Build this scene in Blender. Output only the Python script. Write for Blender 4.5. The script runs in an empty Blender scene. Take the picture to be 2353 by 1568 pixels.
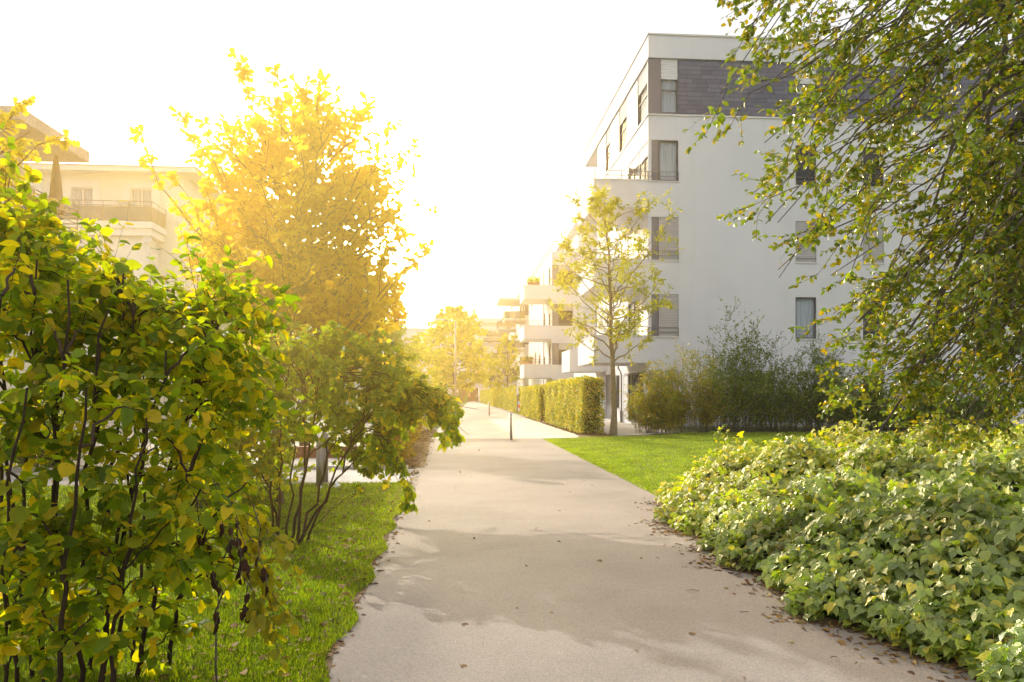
import bpy, math, random
import numpy as np
from mathutils import Vector

random.seed(7)
R = np.random.default_rng(11)
C = bpy.context.scene.collection
PI = math.pi
CAM_Z = 1.6
YAW = math.radians(4.44)
SA, CA = math.sin(YAW), math.cos(YAW)
FPX, CX, HY = 1750.0, 1176.5, 905.0      # focal length, centre and horizon of the photograph on a 2353 px wide frame

# ---------------------------------------------------------------- points measured from the photograph
def W(px, py, d):
    u = (px - CX) / FPX; v = (HY - py) / FPX
    return np.array([d * (SA + u * CA), d * (CA - u * SA), CAM_Z + d * v])
def G(px, py):
    return W(px, py, CAM_Z * FPX / (py - HY))
def FYx(px, Y):                                  # X on a plane of constant Y
    u = (px - CX) / FPX
    return (Y / (CA - u * SA)) * (SA + u * CA)
def FYz(px, py, Y):
    u = (px - CX) / FPX
    return CAM_Z + (Y / (CA - u * SA)) * (HY - py) / FPX
def FXy(px, X):                                  # Y on a plane of constant X
    u = (px - CX) / FPX
    return (X / (SA + u * CA)) * (CA - u * SA)

# ---------------------------------------------------------------- bookkeeping
def tag(o, label=None, cat=None, group=None, kind=None):
    if label: o['label'] = label
    if cat: o['category'] = cat
    if group: o['group'] = group
    if kind: o['kind'] = kind
    return o
def thing(name, label, cat, loc=(0, 0, 0), rz=0, group=None):
    o = bpy.data.objects.new(name, None); C.objects.link(o)
    o.empty_display_size = 0.2
    o.location = loc; o.rotation_euler = (0, 0, rz)
    return tag(o, label, cat, group)
def link(name, me, mat, parent=None):
    o = bpy.data.objects.new(name, me); C.objects.link(o)
    if mat is not None and len(me.materials) == 0: me.materials.append(mat)
    if parent is not None:
        o.parent = parent
    return o
def copy_tree(o, parent=None):
    c = o.copy(); C.objects.link(c)
    if parent is not None: c.parent = parent
    for ch in list(o.children): copy_tree(ch, c)
    return c

class MB:
    def __init__(s): s.v = []; s.f = []
    def quad(s, a, b, c, d):
        n = len(s.v); s.v += [tuple(a), tuple(b), tuple(c), tuple(d)]; s.f.append((n, n+1, n+2, n+3))
    def poly(s, pts):
        n = len(s.v); s.v += [tuple(p) for p in pts]; s.f.append(tuple(range(n, n+len(pts))))
    def box(s, x0, x1, y0, y1, z0, z1):
        n = len(s.v)
        s.v += [(x0,y0,z0),(x1,y0,z0),(x1,y1,z0),(x0,y1,z0),(x0,y0,z1),(x1,y0,z1),(x1,y1,z1),(x0,y1,z1)]
        s.f += [(n,n+3,n+2,n+1),(n+4,n+5,n+6,n+7),(n,n+1,n+5,n+4),(n+1,n+2,n+6,n+5),(n+2,n+3,n+7,n+6),(n+3,n,n+4,n+7)]
    def tube(s, pts, rad, k=6, cap=True):
        pts = np.asarray(pts, float); m = len(pts)
        if np.isscalar(rad): rad = [rad] * m
        t = np.gradient(pts, axis=0); t /= np.linalg.norm(t, axis=1)[:, None] + 1e-9
        ref = np.array([0, 0, 1.0]) if abs(t[0][2]) < .9 else np.array([1.0, 0, 0])
        n0 = len(s.v); a = np.cross(t[0], ref); a /= np.linalg.norm(a)
        ang = np.arange(k) * 2 * PI / k
        for i in range(m):
            a = a - t[i] * a.dot(t[i]); a /= np.linalg.norm(a) + 1e-9
            b = np.cross(t[i], a)
            ring = pts[i] + rad[i] * (np.cos(ang)[:, None] * a + np.sin(ang)[:, None] * b)
            s.v += [tuple(q) for q in ring]
        for i in range(m - 1):
            for j in range(k):
                p = n0 + i * k + j; q = n0 + i * k + (j + 1) % k
                s.f.append((p, q, q + k, p + k))
        if cap:
            s.f.append(tuple(n0 + j for j in range(k))[::-1]); s.f.append(tuple(n0 + (m-1)*k + j for j in range(k)))
    def bar(s, a, b, r, k=4):
        s.tube([a, b], r, k)
    def mesh(s, name, smooth=False):
        me = bpy.data.meshes.new(name); me.from_pydata(s.v, [], s.f); me.update()
        if smooth: me.polygons.foreach_set('use_smooth', np.ones(len(me.polygons), bool))
        return me
    def build(s, name, mat, parent=None, smooth=False):
        return link(name, s.mesh(name, smooth), mat, parent)

def mesh_np(name, V, F_loops, F_tot, smooth=True, uv=None):
    me = bpy.data.meshes.new(name)
    me.vertices.add(len(V)); me.vertices.foreach_set('co', V.astype(np.float32).ravel())
    me.loops.add(len(F_loops)); me.loops.foreach_set('vertex_index', F_loops.astype(np.int32))
    me.polygons.add(len(F_tot))
    st = np.zeros(len(F_tot), np.int32); st[1:] = np.cumsum(F_tot)[:-1]
    me.polygons.foreach_set('loop_start', st)
    if smooth: me.polygons.foreach_set('use_smooth', np.ones(len(F_tot), bool))
    if uv is not None:
        l = me.uv_layers.new(name='UVMap'); l.data.foreach_set('uv', uv.astype(np.float32).ravel())
    me.update(calc_edges=True)
    return me

# ---------------------------------------------------------------- leaves
def strip(xs, ws, fold=.25, curl=.15, wave=0.0):
    n = len(xs) - 1; V = []; mid = []; L = [None]*(n+1); Rr = [None]*(n+1)
    for i, x in enumerate(xs):
        mid.append(len(V)); V.append((x, 0, -curl * x * x))
    for i in range(1, n):
        w = ws[i]; zz = fold * w - curl * xs[i]**2 + wave * (1 if i % 2 else -1)
        L[i] = len(V); V.append((xs[i], w, zz)); Rr[i] = len(V); V.append((xs[i], -w, zz - wave*.6))
    F = []
    for S, flip in ((L, 0), (Rr, 1)):
        for i in range(n):
            if i == 0: f = [mid[0], mid[1], S[1]]
            elif i == n-1: f = [mid[i], mid[i+1], S[i]]
            else: f = [mid[i], mid[i+1], S[i+1], S[i]]
            F.append(f[::-1] if flip else f)
    return np.array(V, float), F
def tri_compound(base):                       # three leaflets on one stalk
    V0, F0 = base; V = []; F = []
    for a, s, off in ((0, 1.0, .35), (1.15, .78, .22), (-1.15, .78, .22)):
        c, q = math.cos(a), math.sin(a); n = len(V)
        for x, y, z in V0:
            X = x * s * .65 + .03; Y = y * s * .65
            V.append((X * c - Y * q + (off if a == 0 else off), X * q + Y * c, z * s * .65 - abs(a) * .06 * x))
        F += [[i + n for i in f] for f in F0]
    return np.array(V), F
T_OVATE = strip([0, .18, .42, .68, .87, 1.0], [0, .24, .33, .27, .13, 0], .3, .22, .01)
T_ROUND = strip([0, .15, .4, .65, .88, 1.0], [0, .3, .42, .38, .2, 0], .22, .2, .02)
T_SMALL = strip([0, .3, .7, 1.0], [0, .30, .24, 0], .3, .15)
T_NARROW = strip([0, .3, .65, 1.0], [0, .17, .15, 0], .3, .3)
T_OAK = strip([0, .15, .3, .42, .56, .68, .82, .92, 1.0], [0, .07, .25, .12, .33, .17, .32, .2, 0], .25, .15, .01)
T_MIX = [T_OVATE, T_ROUND, strip([0, .2, .45, .7, .88, 1.0], [0, .22, .30, .25, .12, 0], .65, .5, .03), strip([0, .2, .45, .7, .88, 1.0], [0, .26, .36, .29, .16, 0], -.1, -.12, .03)]
T_QUAD = strip([0, .5, 1.0], [0, .32, 0], .35, .2)
T_BLADE = strip([0, .5, 1.0], [0, .5, 0], .2, .0)
T_BRAMBLE = tri_compound(strip([0, .1, .26, .45, .63, .82, 1.0], [0, .24, .36, .35, .25, .09, 0], .32, .28, .028))

def norm(a): return a / (np.linalg.norm(a, axis=-1, keepdims=True) + 1e-9)
def leaf_mesh(name, tpl, P, D, N, S, wid=None):
    if isinstance(tpl, list):                 # several leaf shapes mixed at random in one mesh
        n = len(P); pick = R.integers(0, len(tpl), n); Vs, Ls, Ts, Us, off = [], [], [], [], 0
        for i, tp in enumerate(tpl):
            k = pick == i
            me = leaf_mesh('tmp', tp, P[k], D[k], N[k], S[k], R.uniform(.75, 1.2, k.sum()))
            v = np.empty(len(me.vertices) * 3); me.vertices.foreach_get('co', v); lp = np.empty(len(me.loops), int); me.loops.foreach_get('vertex_index', lp)
            t = np.empty(len(me.polygons), int); me.polygons.foreach_get('loop_total', t); u = np.empty(len(me.loops) * 2); me.uv_layers[0].data.foreach_get('uv', u)
            Vs.append(v.reshape(-1, 3)); Ls.append(lp + off); Ts.append(t); Us.append(u.reshape(-1, 2)); off += len(me.vertices); bpy.data.meshes.remove(me)
        return mesh_np(name, np.concatenate(Vs), np.concatenate(Ls), np.concatenate(Ts), True, np.concatenate(Us))
    V0, F0 = tpl; P = np.asarray(P, float); n = len(P); m = len(V0)
    X = norm(np.asarray(D, float)); N = np.asarray(N, float)
    Z = norm(N - (N * X).sum(1, keepdims=True) * X); Y = np.cross(Z, X)
    S = np.asarray(S, float)[:, None, None]
    wy = 1.0 if wid is None else np.asarray(wid)[:, None, None]
    V = P[:, None, :] + S * (V0[None, :, 0:1] * X[:, None] + wy * V0[None, :, 1:2] * Y[:, None] + V0[None, :, 2:3] * Z[:, None])
    loops = np.concatenate([np.array(f) for f in F0]); tot = np.array([len(f) for f in F0])
    L = (loops[None, :] + (np.arange(n) * m)[:, None]).ravel()
    uv = np.tile(V0[loops][:, :2], (n, 1))
    return mesh_np(name, V.reshape(-1, 3), L, np.tile(tot, n), True, uv)

# ---------------------------------------------------------------- materials
def nodes(name):
    m = bpy.data.materials.new(name); m.use_nodes = True
    nt = m.node_tree; nt.nodes.clear()
    out = nt.nodes.new('ShaderNodeOutputMaterial')
    return m, nt, out
def N_(nt, t, **kw):
    n = nt.nodes.new(t)
    for k, v in kw.items():
        if k.startswith('i_'):
            k2 = k[2:]
            n.inputs[int(k2) if k2.isdigit() else k2.replace('_', ' ')].default_value = v
        else: setattr(n, k, v)
    return n
def ramp(nt, stops, interp='LINEAR'):
    r = nt.nodes.new('ShaderNodeValToRGB'); r.color_ramp.interpolation = interp
    e = r.color_ramp.elements
    while len(e) < len(stops): e.new(.5)
    for i, (p, c) in enumerate(stops): e[i].position = p; e[i].color = (*c, 1)
    return r
def leaf_mat(name, cols, trans=.45, tint=(1.5, 1.35, .5), rough=.45, spec=.5, veins=True, gain=(2.15, 1.75, .9), back=None):
    cols = [tuple(min(.8, c * q) for c, q in zip(k_, gain)) for k_ in cols]; tint = (tint[0] * 1.0, tint[1] * 1.1, tint[2] * .8)
    m, nt, out = nodes(name); l = nt.links.new
    geo = N_(nt, 'ShaderNodeNewGeometry')
    k = len(cols); r = ramp(nt, [(i / max(1, k-1), c) for i, c in enumerate(cols)])
    l(geo.outputs['Random Per Island'], r.inputs[0])
    tc = N_(nt, 'ShaderNodeTexCoord'); nz = N_(nt, 'ShaderNodeTexNoise', i_Scale=1.3, i_Detail=2)
    l(tc.outputs['Object'], nz.inputs['Vector'])
    mr = N_(nt, 'ShaderNodeMapRange', i_1=.3, i_2=.7, i_3=.72, i_4=1.25); l(nz.outputs[0], mr.inputs[0])
    mul = N_(nt, 'ShaderNodeMix', data_type='RGBA', blend_type='MULTIPLY'); mul.inputs[0].default_value = 1
    l(r.outputs[0], mul.inputs[6]); l(mr.outputs[0], mul.inputs[7])
    col = mul.outputs[2]
    if back:                                 # sunlit yellow put into the leaf colour, rising toward the back of the patch
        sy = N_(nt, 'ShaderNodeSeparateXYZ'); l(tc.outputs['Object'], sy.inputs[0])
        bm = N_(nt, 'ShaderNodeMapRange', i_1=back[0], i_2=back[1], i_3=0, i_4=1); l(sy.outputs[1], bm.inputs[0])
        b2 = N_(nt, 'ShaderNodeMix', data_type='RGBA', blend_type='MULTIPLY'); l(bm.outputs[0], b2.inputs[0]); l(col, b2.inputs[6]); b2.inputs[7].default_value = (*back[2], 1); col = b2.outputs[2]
    p = N_(nt, 'ShaderNodeBsdfPrincipled'); p.inputs['Roughness'].default_value = rough
    p.inputs['Specular IOR Level'].default_value = spec
    l(col, p.inputs['Base Color'])
    t = N_(nt, 'ShaderNodeBsdfTranslucent')
    m2 = N_(nt, 'ShaderNodeMix', data_type='RGBA', blend_type='MULTIPLY'); m2.inputs[0].default_value = 1
    l(col, m2.inputs[6]); m2.inputs[7].default_value = (*tint, 1); l(m2.outputs[2], t.inputs[0])
    if veins:
        sn = N_(nt, 'ShaderNodeTexNoise', i_Scale=55, i_Detail=2); l(tc.outputs['Object'], sn.inputs['Vector'])
        sr = ramp(nt, [(.66, (0, 0, 0)), (.72, (1, 1, 1))]); l(sn.outputs[0], sr.inputs[0])
        sf = N_(nt, 'ShaderNodeMath', operation='MULTIPLY'); l(sr.outputs[0], sf.inputs[0]); sf.inputs[1].default_value = .55
        sm = N_(nt, 'ShaderNodeMix', data_type='RGBA'); l(sf.outputs[0], sm.inputs[0]); l(col, sm.inputs[6]); sm.inputs[7].default_value = (.12, .07, .02, 1); l(sm.outputs[2], p.inputs['Base Color']); l(sm.outputs[2], m2.inputs[6])
        sx = N_(nt, 'ShaderNodeSeparateXYZ'); l(tc.outputs['UV'], sx.inputs[0])
        ab = N_(nt, 'ShaderNodeMath', operation='ABSOLUTE'); l(sx.outputs[1], ab.inputs[0])
        q = N_(nt, 'ShaderNodeMath', operation='MULTIPLY_ADD'); l(ab.outputs[0], q.inputs[0]); q.inputs[1].default_value = -.8; l(sx.outputs[0], q.inputs[2])
        w = N_(nt, 'ShaderNodeMath', operation='MULTIPLY'); l(q.outputs[0], w.inputs[0]); w.inputs[1].default_value = 50
        s = N_(nt, 'ShaderNodeMath', operation='SINE'); l(w.outputs[0], s.inputs[0])
        b = N_(nt, 'ShaderNodeBump', i_Strength=.35, i_Distance=.004); l(s.outputs[0], b.inputs['Height'])
        l(b.outputs[0], p.inputs['Normal'])
    mx = N_(nt, 'ShaderNodeMixShader'); mx.inputs[0].default_value = trans
    l(p.outputs[0], mx.inputs[1]); l(t.outputs[0], mx.inputs[2]); l(mx.outputs[0], out.inputs[0])
    return m
def surf(name, cols, scale=5, rough=.8, bump=.3, dist=.01, detail=6, spec=.3, metal=0, scale2=None, stretch=(1, 1, 1), bscale=None):
    m, nt, out = nodes(name); l = nt.links.new
    tc = N_(nt, 'ShaderNodeTexCoord'); mp = N_(nt, 'ShaderNodeMapping'); mp.inputs['Scale'].default_value = stretch
    l(tc.outputs['Object'], mp.inputs[0])
    nz = N_(nt, 'ShaderNodeTexNoise', i_Scale=scale, i_Detail=detail, i_Roughness=.6); l(mp.outputs[0], nz.inputs['Vector'])
    k = len(cols); r = ramp(nt, [(.3 + .4 * i / max(1, k-1), c) for i, c in enumerate(cols)])
    l(nz.outputs[0], r.inputs[0]); col = r.outputs[0]
    if scale2:
        n2 = N_(nt, 'ShaderNodeTexNoise', i_Scale=scale2, i_Detail=3); l(mp.outputs[0], n2.inputs['Vector'])
        mr = N_(nt, 'ShaderNodeMapRange', i_1=.3, i_2=.7, i_3=.86, i_4=1.1); l(n2.outputs[0], mr.inputs[0])
        mu = N_(nt, 'ShaderNodeMix', data_type='RGBA', blend_type='MULTIPLY'); mu.inputs[0].default_value = 1
        l(col, mu.inputs[6]); l(mr.outputs[0], mu.inputs[7]); col = mu.outputs[2]
    p = N_(nt, 'ShaderNodeBsdfPrincipled'); p.inputs['Roughness'].default_value = rough
    p.inputs['Specular IOR Level'].default_value = spec; p.inputs['Metallic'].default_value = metal
    l(col, p.inputs['Base Color'])
    if bump:
        bz = nz
        if bscale:
            bz = N_(nt, 'ShaderNodeTexNoise', i_Scale=bscale, i_Detail=4); l(mp.outputs[0], bz.inputs['Vector'])
        b = N_(nt, 'ShaderNodeBump', i_Strength=bump, i_Distance=dist); l(bz.outputs[0], b.inputs['Height']); l(b.outputs[0], p.inputs['Normal'])
    l(p.outputs[0], out.inputs[0]); return m
def stucco(name, c):
    m, nt, out = nodes(name); l = nt.links.new
    tc = N_(nt, 'ShaderNodeTexCoord')
    big = N_(nt, 'ShaderNodeTexNoise', i_Scale=.32, i_Detail=5, i_Roughness=.6); l(tc.outputs['Object'], big.inputs['Vector'])
    r = ramp(nt, [(.3, tuple(q * .93 for q in c)), (.5, c), (.7, tuple(min(.85, q * 1.03) for q in c))]); l(big.outputs[0], r.inputs[0])
    mp = N_(nt, 'ShaderNodeMapping'); mp.inputs['Scale'].default_value = (1.6, 1.6, .05); l(tc.outputs['Object'], mp.inputs[0])
    st = N_(nt, 'ShaderNodeTexNoise', i_Scale=1.4, i_Detail=6, i_Roughness=.7); l(mp.outputs[0], st.inputs['Vector'])
    mr = N_(nt, 'ShaderNodeMapRange', i_1=.52, i_2=.75, i_3=1.0, i_4=.945); l(st.outputs[0], mr.inputs[0])
    mu = N_(nt, 'ShaderNodeMix', data_type='RGBA', blend_type='MULTIPLY'); mu.inputs[0].default_value = 1; l(r.outputs[0], mu.inputs[6]); l(mr.outputs[0], mu.inputs[7])
    p = N_(nt, 'ShaderNodeBsdfPrincipled', i_Roughness=.92); p.inputs['Specular IOR Level'].default_value = .15; l(mu.outputs[2], p.inputs['Base Color'])
    fz = N_(nt, 'ShaderNodeTexNoise', i_Scale=70, i_Detail=3); l(tc.outputs['Object'], fz.inputs['Vector'])
    b = N_(nt, 'ShaderNodeBump', i_Strength=.3, i_Distance=.004); l(fz.outputs[0], b.inputs['Height']); l(b.outputs[0], p.inputs['Normal'])
    l(p.outputs[0], out.inputs[0]); return m
def asphalt(name, base, speck):
    m, nt, out = nodes(name); l = nt.links.new
    tc = N_(nt, 'ShaderNodeTexCoord')
    big = N_(nt, 'ShaderNodeTexNoise', i_Scale=.55, i_Detail=6, i_Roughness=.62); l(tc.outputs['Object'], big.inputs['Vector'])
    r = ramp(nt, [(.3, tuple(c * .80 for c in base)), (.5, base), (.7, tuple(c * 1.14 for c in base))]); l(big.outputs[0], r.inputs[0])
    fine = N_(nt, 'ShaderNodeTexVoronoi', i_Scale=95); l(tc.outputs['Object'], fine.inputs['Vector'])
    fr = ramp(nt, [(0, (.66, .66, .66)), (.45, (.96, .96, .96)), (1, (1.18, 1.16, 1.1))]); l(fine.outputs['Color'], fr.inputs[0])
    mu = N_(nt, 'ShaderNodeMix', data_type='RGBA', blend_type='MULTIPLY'); mu.inputs[0].default_value = .75
    l(r.outputs[0], mu.inputs[6]); l(fr.outputs[0], mu.inputs[7])
    nz = N_(nt, 'ShaderNodeTexNoise', i_Scale=38, i_Detail=3); l(tc.outputs['Object'], nz.inputs['Vector'])
    sr = ramp(nt, [(.68, (0, 0, 0)), (.74, (1, 1, 1))]); l(nz.outputs[0], sr.inputs[0])
    m3 = N_(nt, 'ShaderNodeMix', data_type='RGBA'); l(sr.outputs[0], m3.inputs[0]); l(mu.outputs[2], m3.inputs[6]); m3.inputs[7].default_value = (*speck, 1)
    p = N_(nt, 'ShaderNodeBsdfPrincipled', i_Roughness=.85); p.inputs['Specular IOR Level'].default_value = .3
    l(m3.outputs[2], p.inputs['Base Color'])
    b = N_(nt, 'ShaderNodeBump', i_Strength=.55, i_Distance=.004); l(fine.outputs['Distance'], b.inputs['Height']); l(b.outputs[0], p.inputs['Normal'])
    l(p.outputs[0], out.inputs[0]); return m
def pavers(name, c1, c2, mortar, bw, bh, rot=0):
    m, nt, out = nodes(name); l = nt.links.new
    tc = N_(nt, 'ShaderNodeTexCoord'); mp = N_(nt, 'ShaderNodeMapping'); mp.inputs['Rotation'].default_value = (0, 0, rot); l(tc.outputs['Object'], mp.inputs[0])
    br = N_(nt, 'ShaderNodeTexBrick', i_Scale=1.0); br.inputs['Brick Width'].default_value = bw; br.inputs['Row Height'].default_value = bh
    br.inputs['Mortar Size'].default_value = .006; br.inputs['Color1'].default_value = (*c1, 1); br.inputs['Color2'].default_value = (*c2, 1); br.inputs['Mortar'].default_value = (*mortar, 1)
    l(mp.outputs[0], br.inputs['Vector'])
    nz = N_(nt, 'ShaderNodeTexNoise', i_Scale=.9, i_Detail=6); l(tc.outputs['Object'], nz.inputs['Vector'])
    mr = N_(nt, 'ShaderNodeMapRange', i_1=.3, i_2=.7, i_3=.78, i_4=1.12); l(nz.outputs[0], mr.inputs[0])
    mu = N_(nt, 'ShaderNodeMix', data_type='RGBA', blend_type='MULTIPLY'); mu.inputs[0].default_value = 1
    l(br.outputs[0], mu.inputs[6]); l(mr.outputs[0], mu.inputs[7])
    p = N_(nt, 'ShaderNodeBsdfPrincipled', i_Roughness=.85); l(mu.outputs[2], p.inputs['Base Color'])
    l(p.outputs[0], out.inputs[0]); return m
def slate(name, axis):
    m, nt, out = nodes(name); l = nt.links.new
    tc = N_(nt, 'ShaderNodeTexCoord'); sx = N_(nt, 'ShaderNodeSeparateXYZ'); l(tc.outputs['Object'], sx.inputs[0])
    cb = N_(nt, 'ShaderNodeCombineXYZ'); l(sx.outputs[axis], cb.inputs[0]); l(sx.outputs[2], cb.inputs[1])
    nb = N_(nt, 'ShaderNodeTexNoise', i_Scale=2.5, i_Detail=2); l(tc.outputs['Object'], nb.inputs['Vector'])
    ad = N_(nt, 'ShaderNodeVectorMath', operation='MULTIPLY_ADD'); l(nb.outputs['Color'], ad.inputs[0]); ad.inputs[1].default_value = (.03, .01, 0); l(cb.outputs[0], ad.inputs[2])
    br = N_(nt, 'ShaderNodeTexBrick', i_Scale=1.0); br.offset = .37; br.offset_frequency = 2; br.squash = .8; br.squash_frequency = 3
    br.inputs['Brick Width'].default_value = .68; br.inputs['Row Height'].default_value = .21; br.inputs['Mortar Size'].default_value = .008
    br.inputs['Color1'].default_value = (.095, .095, .135, 1); br.inputs['Color2'].default_value = (.14, .138, .185, 1); br.inputs['Mortar'].default_value = (.03, .028, .032, 1)
    l(ad.outputs[0], br.inputs['Vector'])
    p = N_(nt, 'ShaderNodeBsdfPrincipled', i_Roughness=.5); l(br.outputs[0], p.inputs['Base Color'])
    b = N_(nt, 'ShaderNodeBump', i_Strength=.8, i_Distance=.02, invert=True); l(br.outputs['Fac'], b.inputs['Height']); l(b.outputs[0], p.inputs['Normal'])
    l(p.outputs[0], out.inputs[0]); return m
def glass(name, tint=(.47, .5, .54), clear=.8):
    m, nt, out = nodes(name); l = nt.links.new
    t = N_(nt, 'ShaderNodeBsdfTransparent'); t.inputs[0].default_value = (*[min(1, c * 2) for c in tint], 1)
    p = N_(nt, 'ShaderNodeBsdfPrincipled', i_Roughness=.04); p.inputs['Base Color'].default_value = (*[c * .25 for c in tint], 1); p.inputs['Specular IOR Level'].default_value = .8
    nz = N_(nt, 'ShaderNodeTexNoise', i_Scale=.8); b = N_(nt, 'ShaderNodeBump', i_Strength=.06, i_Distance=.05); l(nz.outputs[0], b.inputs['Height']); l(b.outputs[0], p.inputs['Normal'])
    mx = N_(nt, 'ShaderNodeMixShader'); mx.inputs[0].default_value = clear; l(p.outputs[0], mx.inputs[1]); l(t.outputs[0], mx.inputs[2])
    l(mx.outputs[0], out.inputs[0]); return m

M = {}
M['stucco'] = stucco('stucco', (.68, .675, .70))
M['stucco_far'] = stucco('stucco_far', (.70, .68, .67))
M['cream'] = surf('cream_render', [(.74, .69, .56), (.78, .73, .60)], .4, .9, .1, .003, 3, .2)
M['cream_trim'] = surf('cream_trim', [(.74, .70, .62), (.78, .74, .66)], .8, .8, .1, .003)
M['concrete'] = surf('concrete_slab', [(.36, .34, .31), (.44, .42, .39)], 1.3, .85, .2, .004, 6, scale2=8)
M['trim'] = surf('pale_metal_trim', [(.62, .60, .58), (.68, .66, .64)], 2, .5, 0, spec=.5)
M['frame'] = surf('grey_window_frame', [(.085, .075, .075), (.11, .10, .10)], 3, .5, 0, spec=.4)
M['frame_white'] = surf('white_window_frame', [(.7, .69, .66), (.76, .75, .72)], 3, .5, 0)
M['panel'] = surf('taupe_corner_panel', [(.155, .148, .175), (.18, .17, .20)], 1.2, .55, 0, spec=.4)
M['shutter'] = surf('grey_shutter', [(.40, .38, .38), (.47, .45, .45)], 2, .55, 0, spec=.4)
M['shutter_white'] = surf('white_shutter', [(.66, .65, .66), (.72, .71, .72)], 2, .55, 0, spec=.4)
M['curtain'] = surf('white_curtain', [(.50, .50, .56), (.76, .76, .82)], 2.2, .9, .3, .02, 2, stretch=(9, 9, .35))
M['dark'] = surf('dark_room', [(.02, .02, .025), (.05, .045, .045)], 1.5, .9, 0)  # near-black panels behind the glass, standing in for the darkness of unlit rooms
M['glass'] = glass('window_glass')
M['glass_balcony'] = glass('frosted_balcony_glass', (.5, .52, .5), .25)
M['metal'] = surf('grey_metal', [(.20, .19, .18), (.27, .255, .24)], 6, .4, .05, .002, metal=.7)
M['rail'] = surf('rail_metal', [(.22, .19, .17), (.28, .25, .22)], 6, .45, 0, metal=.5)
M['soffit'] = surf('warm_soffit', [(.60, .55, .46), (.66, .60, .5)], 1, .85, .1, .003)
M['slate_x'] = slate('slate_cladding_front', 0); M['slate_y'] = slate('slate_cladding_side', 1)
M['asphalt'] = asphalt('worn_path_asphalt', (.27, .228, .203), (.38, .33, .29))
M['paver'] = pavers('pale_concrete_pavers', (.50, .44, .38), (.54, .48, .42), (.38, .33, .28), .2, .1)
M['paver2'] = pavers('side_path_pavers', (.42, .38, .35), (.48, .44, .40), (.24, .22, .2), .5, .3, .5)
M['kerb'] = surf('kerb_stone', [(.34, .32, .29), (.44, .41, .38)], 7, .85, .3, .004)
M['soil'] = surf('leafy_soil', [(.07, .045, .025), (.16, .105, .06), (.24, .16, .09)], 9, .95, .8, .03, 8)
M['grass_base'] = surf('lawn_turf', [(.07, .10, .012), (.13, .18, .018), (.19, .24, .03)], 7, .95, .8, .04, 8, scale2=.6, spec=.1)
M['terrain'] = surf('park_ground', [(.06, .08, .02), (.10, .12, .035), (.14, .14, .06)], 3, .95, .5, .03, 8, scale2=.2, spec=.1)
M['gravel'] = surf('pale_gravel', [(.26, .23, .20), (.42, .38, .34), (.55, .5, .45)], 28, .9, .9, .02, 4)
M['sand'] = surf('pale_plaza_gravel', [(.42, .37, .31), (.52, .46, .39)], 14, .9, .4, .01, 6, scale2=.5)
M['bark'] = surf('brown_bark', [(.06, .04, .025), (.12, .085, .055), (.17, .125, .085)], 14, .9, .9, .01, 6, stretch=(1, 1, .25))
M['bark_dark'] = surf('dark_shrub_bark', [(.03, .018, .012), (.07, .04, .025)], 18, .85, .7, .006, 5, stretch=(1, 1, .3))
M['bark_pale'] = surf('olive_young_bark', [(.13, .10, .055), (.22, .17, .09), (.28, .22, .13)], 10, .85, .8, .008, 6, stretch=(1, 1, 3))
M['twig'] = surf('grey_brown_twig', [(.07, .055, .045), (.15, .12, .095)], 12, .8, .3, .003, 4)
M['timber'] = surf('red_brown_timber', [(.16, .055, .035), (.24, .09, .06)], 4, .8, .4, .006, 6, stretch=(.3, 4, 4))
M['cane'] = surf('green_red_cane', [(.14, .12, .03), (.24, .14, .06)], 8, .6, 0)
G1 = (.025, .055, .010); G2 = (.045, .09, .012); G3 = (.07, .12, .014); G4 = (.11, .15, .018); Y1 = (.22, .21, .02); Y2 = (.34, .27, .03); O1 = (.30, .13, .02); B1 = (.10, .045, .015)
M['lf_bush'] = leaf_mat('broad_bush_leaf', [G1, G2, G3, G2, G3, G4, G3, G4, Y1, G2, G4, Y1, G4], .6, (2.0, 1.9, .4), .45, .35, gain=(3.4, 2.5, .9))
M['lf_mid'] = leaf_mat('arching_bush_leaf', [G1, G2, G3, G4, G2, G3, G4, Y1, G3, G4], .55, (2.2, 1.9, .4), .4, .35, gain=(3.1, 2.45, .9))
M['lf_oak'] = leaf_mat('golden_oak_leaf', [(.16, .14, .015), (.24, .19, .02), (.34, .24, .025), (.22, .18, .02), (.36, .23, .025)], .8, (1.45, 1.4, .6), .6, .15, gain=(2.75, 2.2, .9))  # autumn gold, brightened so the leaf colour itself carries the crown's glow
M['lf_hedge'] = leaf_mat('hornbeam_hedge_leaf', [G3, G4, (.17, .18, .02), Y1, (.26, .23, .03), G4, Y1, Y2, (.28, .2, .04)], .4, (1.7, 1.5, .5), .4, .5, False, gain=(1.8, 1.75, .9))
M['lf_young'] = leaf_mat('young_tree_leaf', [(.11, .13, .015), (.18, .18, .02), (.26, .23, .03), (.14, .15, .018), (.22, .2, .03)], .5, (1.8, 1.6, .5), .45, .5, False, gain=(1.6, 1.65, .9))
M['lf_far'] = leaf_mat('distant_tree_leaf', [(.13, .15, .02), (.20, .19, .025), (.24, .22, .03), (.26, .21, .03)], .5, (1.8, 1.7, .5), .5, .4, False, gain=(1.75, 1.8, 1.0))
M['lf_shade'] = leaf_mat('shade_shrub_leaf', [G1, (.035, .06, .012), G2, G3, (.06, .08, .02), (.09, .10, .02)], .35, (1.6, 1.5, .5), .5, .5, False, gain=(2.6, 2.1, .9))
M['lf_rowan'] = leaf_mat('rowan_shrub_leaf', [G2, G3, G4, (.15, .15, .02), (.12, .08, .02), Y1], .45, (1.8, 1.6, .5), .45, .5, False)
M['lf_over'] = leaf_mat('elm_branch_leaf', [G2, G3, G3, G4, (.15, .14, .02), G2, G4, (.2, .16, .02)], .42, (1.9, 1.6, .4), .35, .6, False, gain=(1.9, 1.7, .8))
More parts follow.
